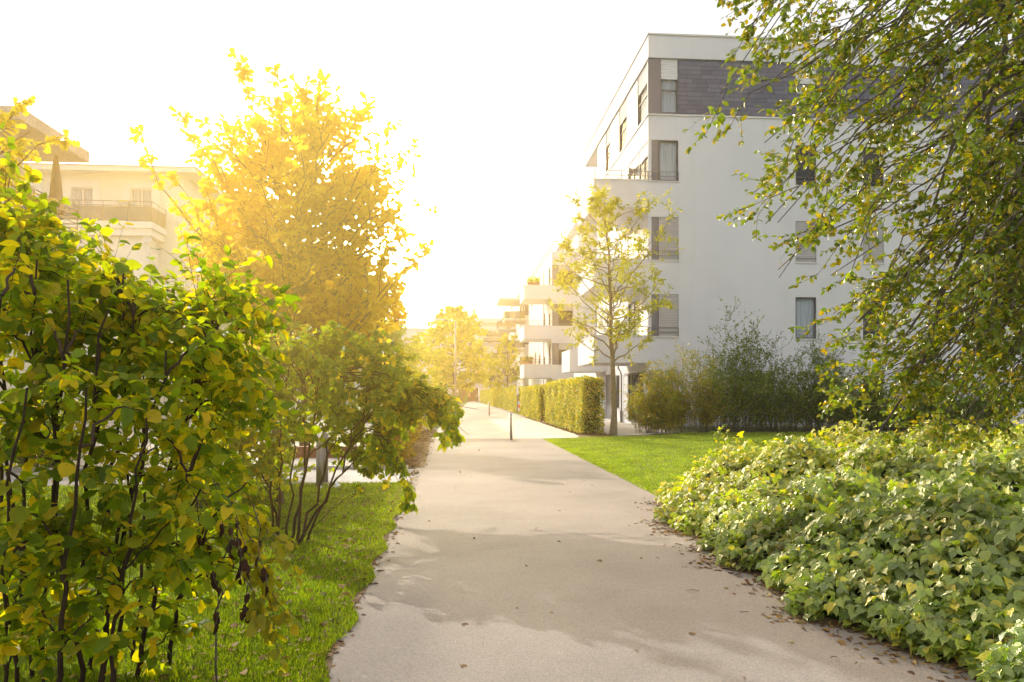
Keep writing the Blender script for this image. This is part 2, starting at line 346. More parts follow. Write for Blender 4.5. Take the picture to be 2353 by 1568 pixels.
M['lf_bramble'] = leaf_mat('bramble_leaf', [(.05, .085, .03), (.07, .115, .035), (.09, .14, .04), (.07, .12, .03), (.12, .17, .035), (.10, .15, .035), (.22, .23, .03)], .28, (1.6, 1.9, .4), .38, .9, gain=(3.0, 2.3, 1.9), back=(6, 12, (1.7, 1.3, .4)))
M['lf_gold'] = leaf_mat('golden_shrub_leaf', [(.16, .12, .02), (.26, .17, .02), (.34, .2, .03), (.20, .13, .02), (.12, .13, .02)], .5, (1.8, 1.6, .5), .5, .4, False, gain=(1.35, 1.4, 1))
M['lf_fallen'] = leaf_mat('fallen_leaf', [(.12, .06, .03), (.20, .11, .05), (.28, .17, .07), (.16, .07, .03), (.33, .24, .10), (.09, .05, .03)], .15, (1.2, 1.1, .6), .7, .2, False, gain=(1.1, 1.1, 1.1))
M['lf_dry'] = leaf_mat('withered_leaf', [(.05, .025, .015), (.09, .04, .02)], .2, (1.3, 1, .6), .7, .2, False, gain=(1, 1, 1))
M['blade'] = leaf_mat('grass_blade', [(.05, .095, .012), (.075, .14, .015), (.11, .19, .02), (.15, .21, .03), (.09, .15, .02)], .45, (1.7, 1.7, .35), .5, .3, False, gain=(2.3, 1.7, 1))
M['flower'] = leaf_mat('orange_flower', [(.5, .2, .03), (.6, .4, .04), (.1, .15, .03), (.08, .12, .03)], .3, (1.2, 1.1, .6), .6, .2, False, gain=(1, 1, 1))
def flat(name, c, rough=.6, metal=0): return surf(name, [c, tuple(min(1, x * 1.08) for x in c)], 3, rough, 0, metal=metal)
M['terracotta'] = flat('terracotta_pot', (.40, .19, .12)); M['red'] = flat('barrier_red', (.62, .12, .05)); M['white'] = flat('barrier_white', (.72, .7, .68))
M['parasol'] = surf('brown_parasol_cloth', [(.15, .12, .10), (.20, .165, .14)], 3, .9, .4, .02, 3, stretch=(6, 6, .4))
M['skin'] = flat('skin', (.5, .3, .22)); M['shirt'] = flat('red_shirt', (.58, .15, .09)); M['trouser'] = flat('dark_trousers', (.05, .05, .06)); M['hair'] = flat('blond_hair', (.6, .45, .2)); M['shirt2'] = flat('grey_shirt', (.25, .25, .28))
M['rubber'] = flat('black_rubber', (.02, .02, .02)); M['paper'] = flat('crumpled_white_paper', (.75, .76, .78))
M['roof'] = flat('roof_tiles', (.30, .22, .17))
M['sign'] = flat('dark_sign_marks', (.06, .06, .07))

# ---------------------------------------------------------------- plant growing
def unit(v): return v / (np.linalg.norm(v) + 1e-9)
def rperp(t):
    r = R.normal(size=3); r -= t * r.dot(t); return unit(r)
class Plant:
    def __init__(s):
        s.wood = MB(); s.P = []; s.D = []; s.N = []; s.S = []; s.trunk = MB()
    def curve(s, p, d, L, n=5, grav=0., wob=.25):
        pts = [p]; d = unit(d)
        for i in range(n):
            d = unit(d + np.array([0, 0, grav]) / n + R.normal(size=3) * wob / math.sqrt(n) * .5)
            p = p + d * L / n; pts.append(p)
        return np.array(pts)
    def bez(s, a, c, b, n=8, jit=.02):
        t = np.linspace(0, 1, n + 1)[:, None]
        q = (1-t)**2 * a + 2 * t * (1-t) * c + t**2 * b
        j = R.normal(size=q.shape) * jit * np.linalg.norm(b - a); j[0] = 0
        return q + j
    def leaves(s, pts, k, size, droop=.2, tilt=.6, t0=.1, side=.9, up=None):
        m = len(pts) - 1
        t = np.sort(R.uniform(t0, 1.0, k)) * m
        i = np.minimum(t.astype(int), m - 1); f = (t - i)[:, None]
        P = pts[i] * (1 - f) + pts[i+1] * f
        T = norm(pts[i+1] - pts[i])
        sd = norm(np.cross(T, np.array([0, 0, 1.0])) + R.normal(size=(k, 3)) * .45)
        sg = np.where(np.arange(k) % 2, 1.0, -1.0)[:, None]
        D = norm(T * R.uniform(.25, .9, (k, 1)) + sd * sg * side + R.normal(size=(k, 3)) * .3 + np.array([0, 0, -droop]))
        N = norm(np.array([0, 0, 1.0] if up is None else up) + R.normal(size=(k, 3)) * tilt)
        s.P.append(P); s.D.append(D); s.N.append(N); s.S.append(size * R.uniform(.6, 1.2, k))
    def sub(s, pts, r, levels, wood_min=0.0):
        """levels: list of dicts(n, t0, L, a, g, wob, k=leaves, size, ...)"""
        if not levels: return
        lv = levels[0]; m = len(pts) - 1
        n = lv['n'] if isinstance(lv['n'], int) else R.integers(*lv['n'])
        for _ in range(n):
            t = R.uniform(lv.get('t0', .25), 1.0) * m; i = min(int(t), m-1); f = t - i
            p = pts[i] * (1-f) + pts[i+1] * f; T = unit(pts[i+1] - pts[i])
            d = unit(T * lv.get('a', .8) + rperp(T) * lv.get('b', .8) + np.array(lv.get('v', (0, 0, .0))))
            L = lv['L'] * R.uniform(.6, 1.25) * (1 - .35 * t / m)
            q = s.curve(p, d, L, lv.get('seg', 4), lv.get('g', 0), lv.get('wob', .3))
            rr = r * lv.get('rr', .45)
            if rr > wood_min: s.wood.tube(q, list(np.linspace(rr, rr * .4, len(q))), lv.get('sides', 4), False)
            if lv.get('k'): s.leaves(q, lv['k'], lv['size'], lv.get('droop', .2), lv.get('tilt', .6), lv.get('lt0', .1), lv.get('side', .9), lv.get('up'))
            s.sub(q, rr, levels[1:], wood_min)
    def limb(s, a, b, r0, r1, bulge=(0, 0, .3), n=8, jit=.015, sides=6, levels=None, k=0, size=.1, **kw):
        c = (a + b) / 2 + np.array(bulge)
        q = s.bez(a, c, b, n, jit)
        s.wood.tube(q, list(np.linspace(r0, r1, len(q))), sides, False)
        if k: s.leaves(q, k, size, **kw)
        if levels: s.sub(q, (r0 + r1) / 2, levels)
        return q
    def mains(s, specs, r=.024, jit=.012):
        out = []
        for a, b, bul in specs:
            c = (a + b) / 2 + np.array(bul); q = s.bez(a, c, b, 12, jit); out.append(q)
            s.wood.tube(q, list(np.linspace(r * R.uniform(.7, 1.15), r * .3, len(q))), 7, False)
        return out
    def near(s, mains, q, lo=.3):
        best = None
        for m in mains:
            for k in range(int(len(m) * lo), len(m)):
                d = np.linalg.norm(m[k] - q) + 1.3 * max(0, m[k][2] - q[2] + .12) + R.uniform(0, .35)
                if best is None or d < best[0]: best = (d, m[k])
        return best[1]
    def finish(s, parent, tpl, leafmat, woodmat, foliage='foliage', wood='branches', trunk=None, stalk=True):
        if s.trunk.v: s.trunk.build('trunk', trunk or woodmat, parent, True)
        if s.wood.v: s.wood.build(wood, woodmat, parent, True)
        P = np.concatenate(s.P); o = link(foliage, leaf_mesh(foliage, tpl, P, np.concatenate(s.D), np.concatenate(s.N), np.concatenate(s.S)), leafmat, parent)
        s.n = len(P); return o
def ell(c, r):
    while True:
        q = R.uniform(-1, 1, 3)
        if q.dot(q) < 1: return np.array(c) + q * np.array(r)

def round_tree(name, label, x, y, h, rad, crown0, nl, leaf, tpl, lm, wm, k=10, group=None, tr=.12, asym=0, cat='tree', twigs=5, lean=0, spread=.9):
    """tapered trunk, limbs leaving it all the way up, twigs and leaves on the limbs"""
    t = thing(name, label, cat, (0, 0, 0), 0, group)
    p = Plant(); top = np.array([x + lean, y, h * .97]); base = np.array([x, y, -.02])
    tp = p.bez(base, (base + top) / 2 + R.normal(size=3) * .1 * np.array([1, 1, 0]), top, 12, .004)
    rr = np.linspace(tr, tr * .12, len(tp)); rr[0] *= 1.35
    p.trunk.tube(tp, list(rr), 9, False)
    for i in range(nl):
        f = (i + R.uniform(0, 1)) / nl
        z0 = crown0 * .9 + (h * .93 - crown0 * .9) * f ** 1.1
        a = tp[min(12, max(0, int(z0 / (h * .97) * 12)))].copy(); fr = z0 / (h * .97) * 12; j = min(int(fr), 11); a = tp[j] * (1 - fr + j) + tp[j+1] * (fr - j)
        ang = i * 2.4 + R.uniform(-.4, .4)
        prof = math.sin(PI * min(1, .18 + .78 * f)) ** .7
        ln = rad * prof * R.uniform(.65, 1.12) * (1 + asym * math.cos(ang))
        b = a + np.array([math.cos(ang) * ln, math.sin(ang) * ln, ln * R.uniform(.25, spread) + .1])
        b[2] = min(b[2], h)
        L = max(.35, ln * .42)
        p.limb(a, b, tr * .30 * (1 - .6 * f), tr * .05, (0, 0, -.08 * ln), 6, .02, 5,
               [dict(n=twigs, t0=.2, L=L, a=.9, b=.7, g=.2, rr=.4, k=k, size=leaf, tilt=.8, droop=.3),
                dict(n=3, t0=.2, L=L * .5, a=.8, b=.8, rr=.5, k=max(4, k // 2), size=leaf, tilt=.8, droop=.3)])
    p.finish(t, tpl, lm, wm, 'crown', 'branches'); return t
def shrub(name, label, x, y, h, rad, nst, leaf, tpl, lm, wm, k=12, group=None, up=.9, twigs=6, base=.15, cat='shrub', r0=.018, bulge=0.15):
    t = thing(name, label, cat, (0, 0, 0), 0, group); p = Plant()
    for i in range(nst):
        ang = R.uniform(0, 2 * PI); q = math.sqrt(R.uniform(0, 1))
        a = np.array([x + math.cos(ang) * base * q, y + math.sin(ang) * base * q, -.02])
        hh = h * (R.uniform(.25, 1.0) ** .8) * (1 - .45 * q ** 2)
        b = np.array([x + math.cos(ang) * rad * q, y + math.sin(ang) * rad * q, hh])
        p.limb(a, b, r0, r0 * .25, (math.cos(ang) * -bulge * rad * .5, math.sin(ang) * -bulge * rad * .5, hh * .12), 7, .02, 5,
               [dict(n=twigs, t0=.05, L=h * .2, a=.7, b=.9, v=(0, 0, .2), g=.3, rr=.4, k=k, size=leaf, tilt=.8),
                dict(n=3, t0=.1, L=h * .12, a=.8, b=.8, v=(0, 0, .2), rr=.5, k=max(4, k // 2), size=leaf, tilt=.8)], k=k, size=leaf)
    p.finish(t, tpl, lm, wm, 'foliage', 'stems'); return t
HAZE = 0.0006
GLOW_MIST = 0.13
GLOW_MIST_C = (770, 520, 7.0)
GLOW_MIST_R = (3.4, 4.8, 3.4)
GLOW_LOBES = [(420, 2300, (1.0, .82, .50)), (75, 110, (1.0, .76, .38)), (16, 3.5, (1.0, .84, .56))]
# ================================================================ THE SETTING
def sheet(name, pts, z, mat, kind='structure'):
    mb = MB(); mb.poly([(p[0], p[1], z) for p in pts]); return tag(mb.build(name, mat), kind=kind)
def strip_sheet(name, left, right, z, mat):
    """ground strip between two edge polylines given as (x, y) lists of equal length"""
    mb = MB()
    for i in range(len(left) - 1):
        mb.quad((*left[i], z), (*right[i], z), (*right[i+1], z), (*left[i+1], z))
    return tag(mb.build(name, mat), kind='structure')
def wob(f, ys, amp, sc=1.0, seed=0):
    rr = np.random.default_rng(seed); out = []
    ph = rr.uniform(0, 6.28, 6)
    for y in ys:
        out.append((f(y) + amp * (math.sin(y*2.1*sc+ph[0]) * .4 + math.sin(y*5.3*sc+ph[1]) * .3 + math.sin(y*13*sc+ph[2]) * .2 + rr.uniform(-.25, .25)), y))
    return out
mbg = MB(); mbg.poly([(-500, -60, 0), (500, -60, 0), (500, 900, 0), (-500, 900, 0)])
tag(mbg.build('ground', M['terrain']), kind='structure')
strip_sheet('path_edge_soil', wob(lambda y: -.88, ys0 := list(np.arange(1, 13.8, .12)), .03, 1, 5), wob(lambda y: -.72, ys0, .035, 1.3, 6), .016, M['soil'])
def left_edge(y): return -.77 if y < 27 else (-.9 + (y - 27) * .032)
ys = list(np.arange(-6, 26.75, .18)) + [26.75]
strip_sheet('path', wob(lambda y: -.77, ys, .02, .6, 1), wob(lambda y: 3.22, ys, .045, 1, 2), .012, M['asphalt'])
ys2 = list(np.arange(26.80, 150, 1.2)) + [160]
strip_sheet('paved_path', [(left_edge(y) , y) for y in ys2], [((3.3 + min(1, max(0, (y-26.8)/.9)) * 1.45) if y < 29 else 4.75, y) for y in ys2], .012, M['paver'])
sheet('paved_apron', [(3.25, 26.8), (4.5, 27.2), (4.76, 28.6), (4.76, 42), (3.25, 42)], .016, M['paver'])
mb = MB(); mb.box(-.9, 3.3, 26.73, 26.82, -.05, .018); tag(mb.build('joint_strip', M['kerb']), kind='structure')
mb = MB(); mb.box(4.72, 4.82, 50, 150, -.05, .07); tag(mb.build('path_kerb', M['kerb']), kind='structure')
sheet('left_lawn_ground', [(-30, -5), (-.70, -5), (-.70, 13.7), (-30, 13.7)], .006, M['grass_base'])
sheet('side_path', [(-30, 13.7), (-.6, 13.7), (-.6, 16.2), (-30, 16.2)], .010, M['paver2'])
mb = MB(); mb.box(-30, -.95, 16.2, 16.35, -.05, .08); tag(mb.build('side_path_kerb', M['kerb']), kind='structure')
sheet('plaza', [(-40, 16.3), (-1.6, 16.3), (-1.6, 46), (-40, 46)], .008, M['sand'])
sheet('shrub_bed', [(-2.1, 16.35), (-.6, 16.35), (-.75, 27), (-.9, 46), (-2.3, 46)], .014, M['soil'])
sheet('right_lawn_ground', [(3.1, -5), (60, -5), (60, 30), (9.0, 30), (7.4, 28.3), (4.8, 27.6), (4.0, 26.9), (3.15, 26.72)], .007, M['grass_base'])
sheet('hedge_bed', [(4.5, 27.3), (5.9, 28.0), (5.95, 150), (4.8, 150), (4.8, 28.8)], .020, M['soil'])
sheet('gravel_bed', [(5.9, 28.1), (7.2, 28.9), (9.0, 30.3), (9.3, 36), (9.3, 66), (5.93, 66)], .009, M['gravel'])
for i, (a, b) in enumerate([(41.2, 43.2), (55.6, 60.6), (77.2, 79.6)]):
    sheet('entrance_path', [(4.7, a), (9.3, a), (9.3, b), (4.7, b)], .024 + i * .001, M['paver'])
sheet('far_street', [(-60, 150), (60, 150), (60, 162), (-60, 162)], .026, M['asphalt'])

# ---------------------------------------------------------------- building kit
class Fc:
    def __init__(s, O, U, N): s.O = np.array(O, float); s.U = np.array(U, float); s.N = np.array(N, float)
    def p(s, u, z, n=0): return tuple(s.O + s.U * u + s.N * n + np.array([0, 0, z]))
    def box(s, mb, u0, u1, z0, z1, n0, n1):
        a = [s.p(u0, z0, n0), s.p(u1, z0, n0), s.p(u1, z0, n1), s.p(u0, z0, n1), s.p(u0, z1, n0), s.p(u1, z1, n0), s.p(u1, z1, n1), s.p(u0, z1, n1)]
        k = len(mb.v); mb.v += a
        mb.f += [(k,k+1,k+2,k+3),(k+4,k+7,k+6,k+5),(k,k+4,k+5,k+1),(k+1,k+5,k+6,k+2),(k+2,k+6,k+7,k+3),(k+3,k+7,k+4,k)]
    def wall(s, mb, u0, u1, z0, z1, ops, rev=.16):
        us = sorted({u0, u1, *[o[0] for o in ops], *[o[1] for o in ops]}); zs = sorted({z0, z1, *[o[2] for o in ops], *[o[3] for o in ops]})
        us = [u for u in us if u0 <= u <= u1]; zs = [z for z in zs if z0 <= z <= z1]
        for i in range(len(us)-1):
            for j in range(len(zs)-1):
                uc = (us[i]+us[i+1])/2; zc = (zs[j]+zs[j+1])/2
                if any(o[0] < uc < o[1] and o[2] < zc < o[3] for o in ops): continue
                mb.quad(s.p(us[i], zs[j]), s.p(us[i+1], zs[j]), s.p(us[i+1], zs[j+1]), s.p(us[i], zs[j+1]))
        for a, b, c, d in ops:
            mb.quad(s.p(a, c), s.p(a, d), s.p(a, d, -rev), s.p(a, c, -rev)); mb.quad(s.p(b, c), s.p(b, d), s.p(b, d, -rev), s.p(b, c, -rev))
            mb.quad(s.p(a, d), s.p(b, d), s.p(b, d, -rev), s.p(a, d, -rev)); mb.quad(s.p(a, c), s.p(b, c), s.p(b, c, -rev), s.p(a, c, -rev))
def window(par, f, u0, u1, z0, z1, shut=0., curtain=False, mull=0, rail=0, fr='frame', sh='shutter', sill=True, fw=.06, bottomrail=False, simple=False):
    e = .004; u0 += e; u1 -= e; z0 += e; z1 -= e
    mb = MB()
    f.box(mb, u0, u0+fw, z0, z1, -.12, -.05); f.box(mb, u1-fw, u1, z0, z1, -.12, -.05)
    f.box(mb, u0+fw, u1-fw, z1-fw, z1, -.12, -.05); f.box(mb, u0+fw, u1-fw, z0, z0+fw, -.12, -.05)
    for k in range(mull):
        c = u0 + (u1-u0) * (k+1) / (mull+1); f.box(mb, c-fw*.5, c+fw*.5, z0+fw, z1-fw, -.12, -.052)
    if bottomrail: f.box(mb, u0+fw, u1-fw, z0+(z1-z0)*.42, z0+(z1-z0)*.42+fw*.8, -.12, -.052)
    w = mb.build('window', M[fr], par)
    zs = z1 - (z1-z0) * shut
    if shut < .98:
        mb = MB(); mb.quad(f.p(u0+fw, z0+fw, -.09), f.p(u1-fw, z0+fw, -.09), f.p(u1-fw, z1-fw, -.09), f.p(u0+fw, z1-fw, -.09)); mb.build('pane', M['glass'], w)
        mb = MB()
        if curtain:
            n = 24; x = np.linspace(u0, u1, n+1); d = -.17 - .03 * (np.arange(n+1) % 2) - R.uniform(0, .03, n+1)
            for i in range(n): mb.quad(f.p(x[i], z0, d[i]), f.p(x[i+1], z0, d[i+1]), f.p(x[i+1], z1, d[i+1]), f.p(x[i], z1, d[i]))
            mb.build('curtain', M['curtain'], w, True)
        else:
            f.box(mb, max(u0-.1, .3), u1+.1, z0-.1, z1+.1, -.8, -.25); mb.build('dark_backing', M['dark'], w)
    if shut > 0:
        mb = MB()
        if simple: f.box(mb, u0+.02, u1-.02, zs, z1-.01, -.045, -.03)
        else:
            n = max(3, int((z1 - zs) / .075)); h = (z1 - zs) / n
            for i in range(n):
                a = zs + i*h
                mb.quad(f.p(u0+.02, a, -.022), f.p(u1-.02, a, -.022), f.p(u1-.02, a+h*.82, -.045), f.p(u0+.02, a+h*.82, -.045))
                mb.quad(f.p(u0+.02, a+h*.82, -.045), f.p(u1-.02, a+h*.82, -.045), f.p(u1-.02, a+h, -.022), f.p(u0+.02, a+h, -.022))
        mb.build('shutter', M[sh], w)
    if sill:
        mb = MB(); f.box(mb, u0-.03, u1+.03, z0-.06, z0-.006, -.04, .05); mb.build('sill', M['trim'], w)
    if rail:
        mb = MB()
        for k in range(rail): mb.bar(f.p(u0, z0+.18+.2*k, .03), f.p(u1, z0+.18+.2*k, .03), .012)
        mb.build('railing', M['rail'], w)
    return w
def rail_run(par, pts, z, mat='rail', bars=(.2, .42), post=1.1, r=.016, name='railing'):
    mb = MB()
    for i in range(len(pts)-1):
        a = np.array([*pts[i], z]); b = np.array([*pts[i+1], z]); L = np.linalg.norm(b-a)
        for h in bars: mb.bar(a + [0, 0, h], b + [0, 0, h], r)
        n = max(1, round(L / post))
        for k in range(n+1):
            q = a + (b-a) * k / n; mb.bar(q, q + [0, 0, bars[-1]], r)
    return mb.build(name, M[mat], par)

LV = [(3.08, 4.35, 6.38), (6.75, 8.02, 10.09), (10.55, 11.82, 13.78)]      # parapet bottom, sill, window head
LEDGE, L4T, TOP = 14.95, 17.72, 18.80
XC, XB = 9.34, 6.70

def balcony(par, y0, y1, zb, zt, x0=XB, x1=XC):
    mb = MB()
    mb.box(x0, x1, y0, y0+.18, zb, zt); mb.box(x0, x0+.18, y0+.18, y1-.18, zb, zt); mb.box(x0, x1, y1-.18, y1, zb, zt)
    mb.box(x0+.18, x1, y0+.18, y1-.18, zb, zb+.22)
    b = mb.build('balcony', M['stucco'], par)
    mb = MB(); mb.box(x0-.03, x1, y0-.03, y0+.2, zt+.001, zt+.05); mb.box(x0-.03, x0+.2, y0+.2, y1+.02, zt+.001, zt+.05)
    mb.build('coping', M['trim'], b)
    rail_run(b, [(x1, y0+.08), (x0+.08, y0+.08), (x0+.08, y1-.1)], zt+.05)
    return b

# ---------------------------------------------------------------- building 1 (right, large)
B1_ = thing('apartment_building', 'large pale grey apartment block with dark slate top storey behind the shrubs', 'building', (0, 0, 0))
Y0, YE, XE = 35.9, 49.0, 44.0
F1 = Fc((XC, Y0, 0), (1, 0, 0), (0, -1, 0)); S1 = Fc((XC, Y0, 0), (0, 1, 0), (-1, 0, 0))
def fx(px): return FYx(px, Y0) - XC
colA = (fx(1828), fx(1876)); colB = (fx(1983), fx(2031)); colC = (fx(2233), fx(2300)); colD = (fx(2420), fx(2470)); colE = (fx(2700), fx(2770))
ops = []; wins = []
for (zb, zs, zh) in LV:
    ops.append((.02, 1.48, zs, zh))
wl = [ # (col, z0, z1, shutter, curtain, rail)
    (colA, 4.28, 6.30, 0, True, 2), (colB, 4.28, 6.30, .18, False, 2), (colC, 4.35, 6.3, 1, False, 0), (colD, 4.3, 6.3, 0, False, 2),
    (colA, 8.0, 10.0, 1, False, 1), (colB, 8.0, 10.0, 1, False, 1), (colC, 8.0, 10.05, 1, False, 0), (colD, 8, 10, 1, False, 1),
    (colA, 11.75, 13.7, 0, False, 2), (colB, 11.75, 13.7, 0, False, 2), (colC, 11.75, 13.7, .5, False, 2), (colD, 11.75, 13.7, 0, True, 2),
    (colB, .35, 2.45, 0, False, 0), (colC, .35, 2.45, .6, False, 0), (colE, 4.3, 6.3, 0, True, 2), (colE, 8, 10, .7, True, 1), (colE, 11.75, 13.7, 0, False, 2)]
for c, a, b, *_ in wl: ops.append((c[0], c[1], a, b))
ops.append((.02, 1.50, .12, 2.72))
mb = MB(); F1.wall(mb, 0, XE-XC, 0, LEDGE, ops)
sops = [(.02, 4.3, LV[i][1], LV[i][2]) for i in range(3)] + [(.9, 4.3, .12, 2.68), (6.3, 7.4, .75, 2.65), (8.6, 10.8, .05, 2.75), (11.9, 12.3, 1.6, 2.5)] + [(6.2, 7.6, LV[i][1], LV[i][2]) for i in range(3)] + [(9.6, 10.6, LV[i][1], LV[i][2]) for i in range(3)]
S1.wall(mb, 0, YE-Y0, 0, LEDGE, sops)
mb.quad((XC, YE, 0), (XE, YE, 0), (XE, YE, LEDGE), (XC, YE, LEDGE)); mb.quad((XE, Y0, 0), (XE, YE, 0), (XE, YE, LEDGE), (XE, Y0, LEDGE))
mb.build('wall', M['stucco'], B1_)
mb = MB(); F1.box(mb, -.001, XE-XC, -.02, .10, .004, .02); mb.build('plinth', M['concrete'], B1_)
for i, (zb, zs, zh) in enumerate(LV):                       # corner windows
    mb = MB(); F1.box(mb, .03, .49, zs+.005, zh-.005, -.12, -.03); mb.build('corner_panel', M['panel'], B1_)
    window(B1_, F1, .50, 1.48, zs, zh, 0 if i == 2 else 1, i == 2, 0, 0, sill=False)
    mb = MB(); F1.box(mb, .0, 1.53, zs-.05, zs-.004, -.04, .05); mb.build('sill', M['trim'], B1_)
    rail_run(B1_, [(XC, Y0-.05), (XC+1.46, Y0-.05)], zs, post=1.4)
    window(B1_, S1, .06, 1.9, zs, zh, 1 if i < 2 else .35, False, 1, 0, sh='shutter_white', sill=False)
    window(B1_, S1, 1.94, 4.28, zs, zh, [.0, .7, .3][i], True, 1, 0, sh='shutter_white', sill=False)
    window(B1_, S1, 6.2, 7.6, zs, zh, .3, True, 1, 2); window(B1_, S1, 9.6, 10.6, zs, zh, .5, False, 0, 2)
    balcony(B1_, Y0, 40.5, zb, zs)
for c, a, b, s_, cu, rl in wl: window(B1_, F1, c[0], c[1], a, b, s_, cu, 0, rl)
mb = MB(); F1.box(mb, .03, .42, .125, 2.715, -.12, -.03); mb.build('corner_panel', M['panel'], B1_)
window(B1_, F1, .43, 1.50, .12, 2.72, 1, sill=False)
window(B1_, S1, .9, 4.3, .12, 2.68, 0, False, 2, sill=False, fw=.09); window(B1_, S1, 6.3, 7.4, .75, 2.65, 0, True, 2)
window(B1_, S1, 11.9, 12.3, 1.6, 2.5, 0, sill=False)
mb = MB(); S1.box(mb, 8.62, 10.78, .05, 2.74, -.5, -.14); mb.build('door', M['panel'], B1_)
mb = MB(); mb.box(XB+.4, XC, 46.0, 49.4, 2.95, 4.3); mb.build('canopy', M['stucco'], B1_)
mb = MB(); F1.box(mb, -.05, XE-XC, LEDGE+.001, LEDGE+.07, -.3, .06); S1.box(mb, -.05, YE-Y0, LEDGE+.001, LEDGE+.07, -.3, .055); mb.build('ledge', M['trim'], B1_)
# top storey
tops = [(.62, 1.48, 15.10, L4T-.02), (fx(1829), fx(1879), 15.10, L4T-.02), (fx(2120), fx(2170), 15.1, L4T-.02), (fx(2500), fx(2550), 15.1, L4T-.02)]
mb = MB(); Fs = Fc((XC, Y0+.06, 0), (1, 0, 0), (0, -1, 0)); Fs.wall(mb, 0, XE-XC, LEDGE+.06, L4T, tops); mb.build('slate_cladding', M['slate_x'], B1_)
stops = [(.35, 2.3, 15.10, L4T-.02), (4.7, 6.6, 15.1, L4T-.02), (9.0, 10.4, 15.1, L4T-.02)]
mb = MB(); Ss = Fc((XC+.06, Y0+.06, 0), (0, 1, 0), (-1, 0, 0)); Ss.wall(mb, 0, YE-Y0-.1, LEDGE+.06, L4T, stops); mb.quad((XC+.06, YE-.04, LEDGE), (XE, YE-.04, LEDGE), (XE, YE-.04, L4T), (XC+.06, YE-.04, L4T)); mb.build('slate_cladding', M['slate_y'], B1_)
mb = MB(); Fs.box(mb, .0, .61, LEDGE+.07, L4T-.004, .004, .02); mb.build('corner_panel', M['panel'], B1_)
for k, (a, b, c, d) in enumerate(tops): window(B1_, Fs, a, b, c, d, .37, k != 2, 0, 0, bottomrail=True, sh='shutter_white', sill=False)
for k, (a, b, c, d) in enumerate(stops): window(B1_, Ss, a, b, c, d, .37, k == 0, 0, 0, bottomrail=True, sh='shutter_white', sill=False)
mb = MB(); mb.box(XC, XE, Y0-.02, 53.6, L4T, TOP); mb.build('fascia', M['stucco'], B1_)
mb = MB(); mb.box(XC-.06, XE, Y0-.08, 53.66, TOP+.001, TOP+.08); mb.build('roof_edge', M['trim'], B1_)
# wing
W1 = Fc((XC, YE+.01, 0), (0, 1, 0), (-1, 0, 0)); mb = MB(); W1.wall(mb, 0, 9.4, 0, 4.4, [(1.5, 2.4, .9, 2.6), (4.5, 5.4, .9, 2.6), (7, 8.2, .1, 2.5)])
mb.quad((XC, YE, 4.4), (XE, YE, 4.4), (XE, YE+9.4, 4.4), (XC, YE+9.4, 4.4)); mb.quad((XC, YE+9.4, 0), (XE, YE+9.4, 0), (XE, YE+9.4, 4.4), (XC, YE+9.4, 4.4)); mb.build('wing_wall', M['stucco'], B1_)
for a, b, c, d in [(1.5, 2.4, .9, 2.6), (4.5, 5.4, .9, 2.6), (7, 8.2, .1, 2.5)]: window(B1_, W1, a, b, c, d, .2)
# downpipe, wall lamp, number marks
mb = MB(); mb.tube([(XC-.5, 40.2, 3.1), (XC-.5, 40.3, 2.98), (XC-.2, 41.1, 2.82), (XC-.1, 41.3, 2.6), (XC-.1, 41.3, .6)], .045, 8); mb.tube([(XC-.1, 41.3, .65), (XC-.1, 41.3, 0)], .08, 8); mb.build('downpipe', M['metal'], B1_)
mb = MB(); mb.box(XC-.28, XC-.02, 38.9, 39.3, 13.05, 13.3); mb.box(XC-.02, XC+.001, 39.0, 39.2, 13.3, 13.5); mb.build('wall_lamp', M['metal'], B1_)
mb = MB()
for k in range(4): mb.box(XC-.03, XC-.004, 47.15, 47.33 - .05 * (k % 2), 2.55 - k*.16, 2.66 - k*.16)
mb.build('house_sign', M['sign'], B1_)

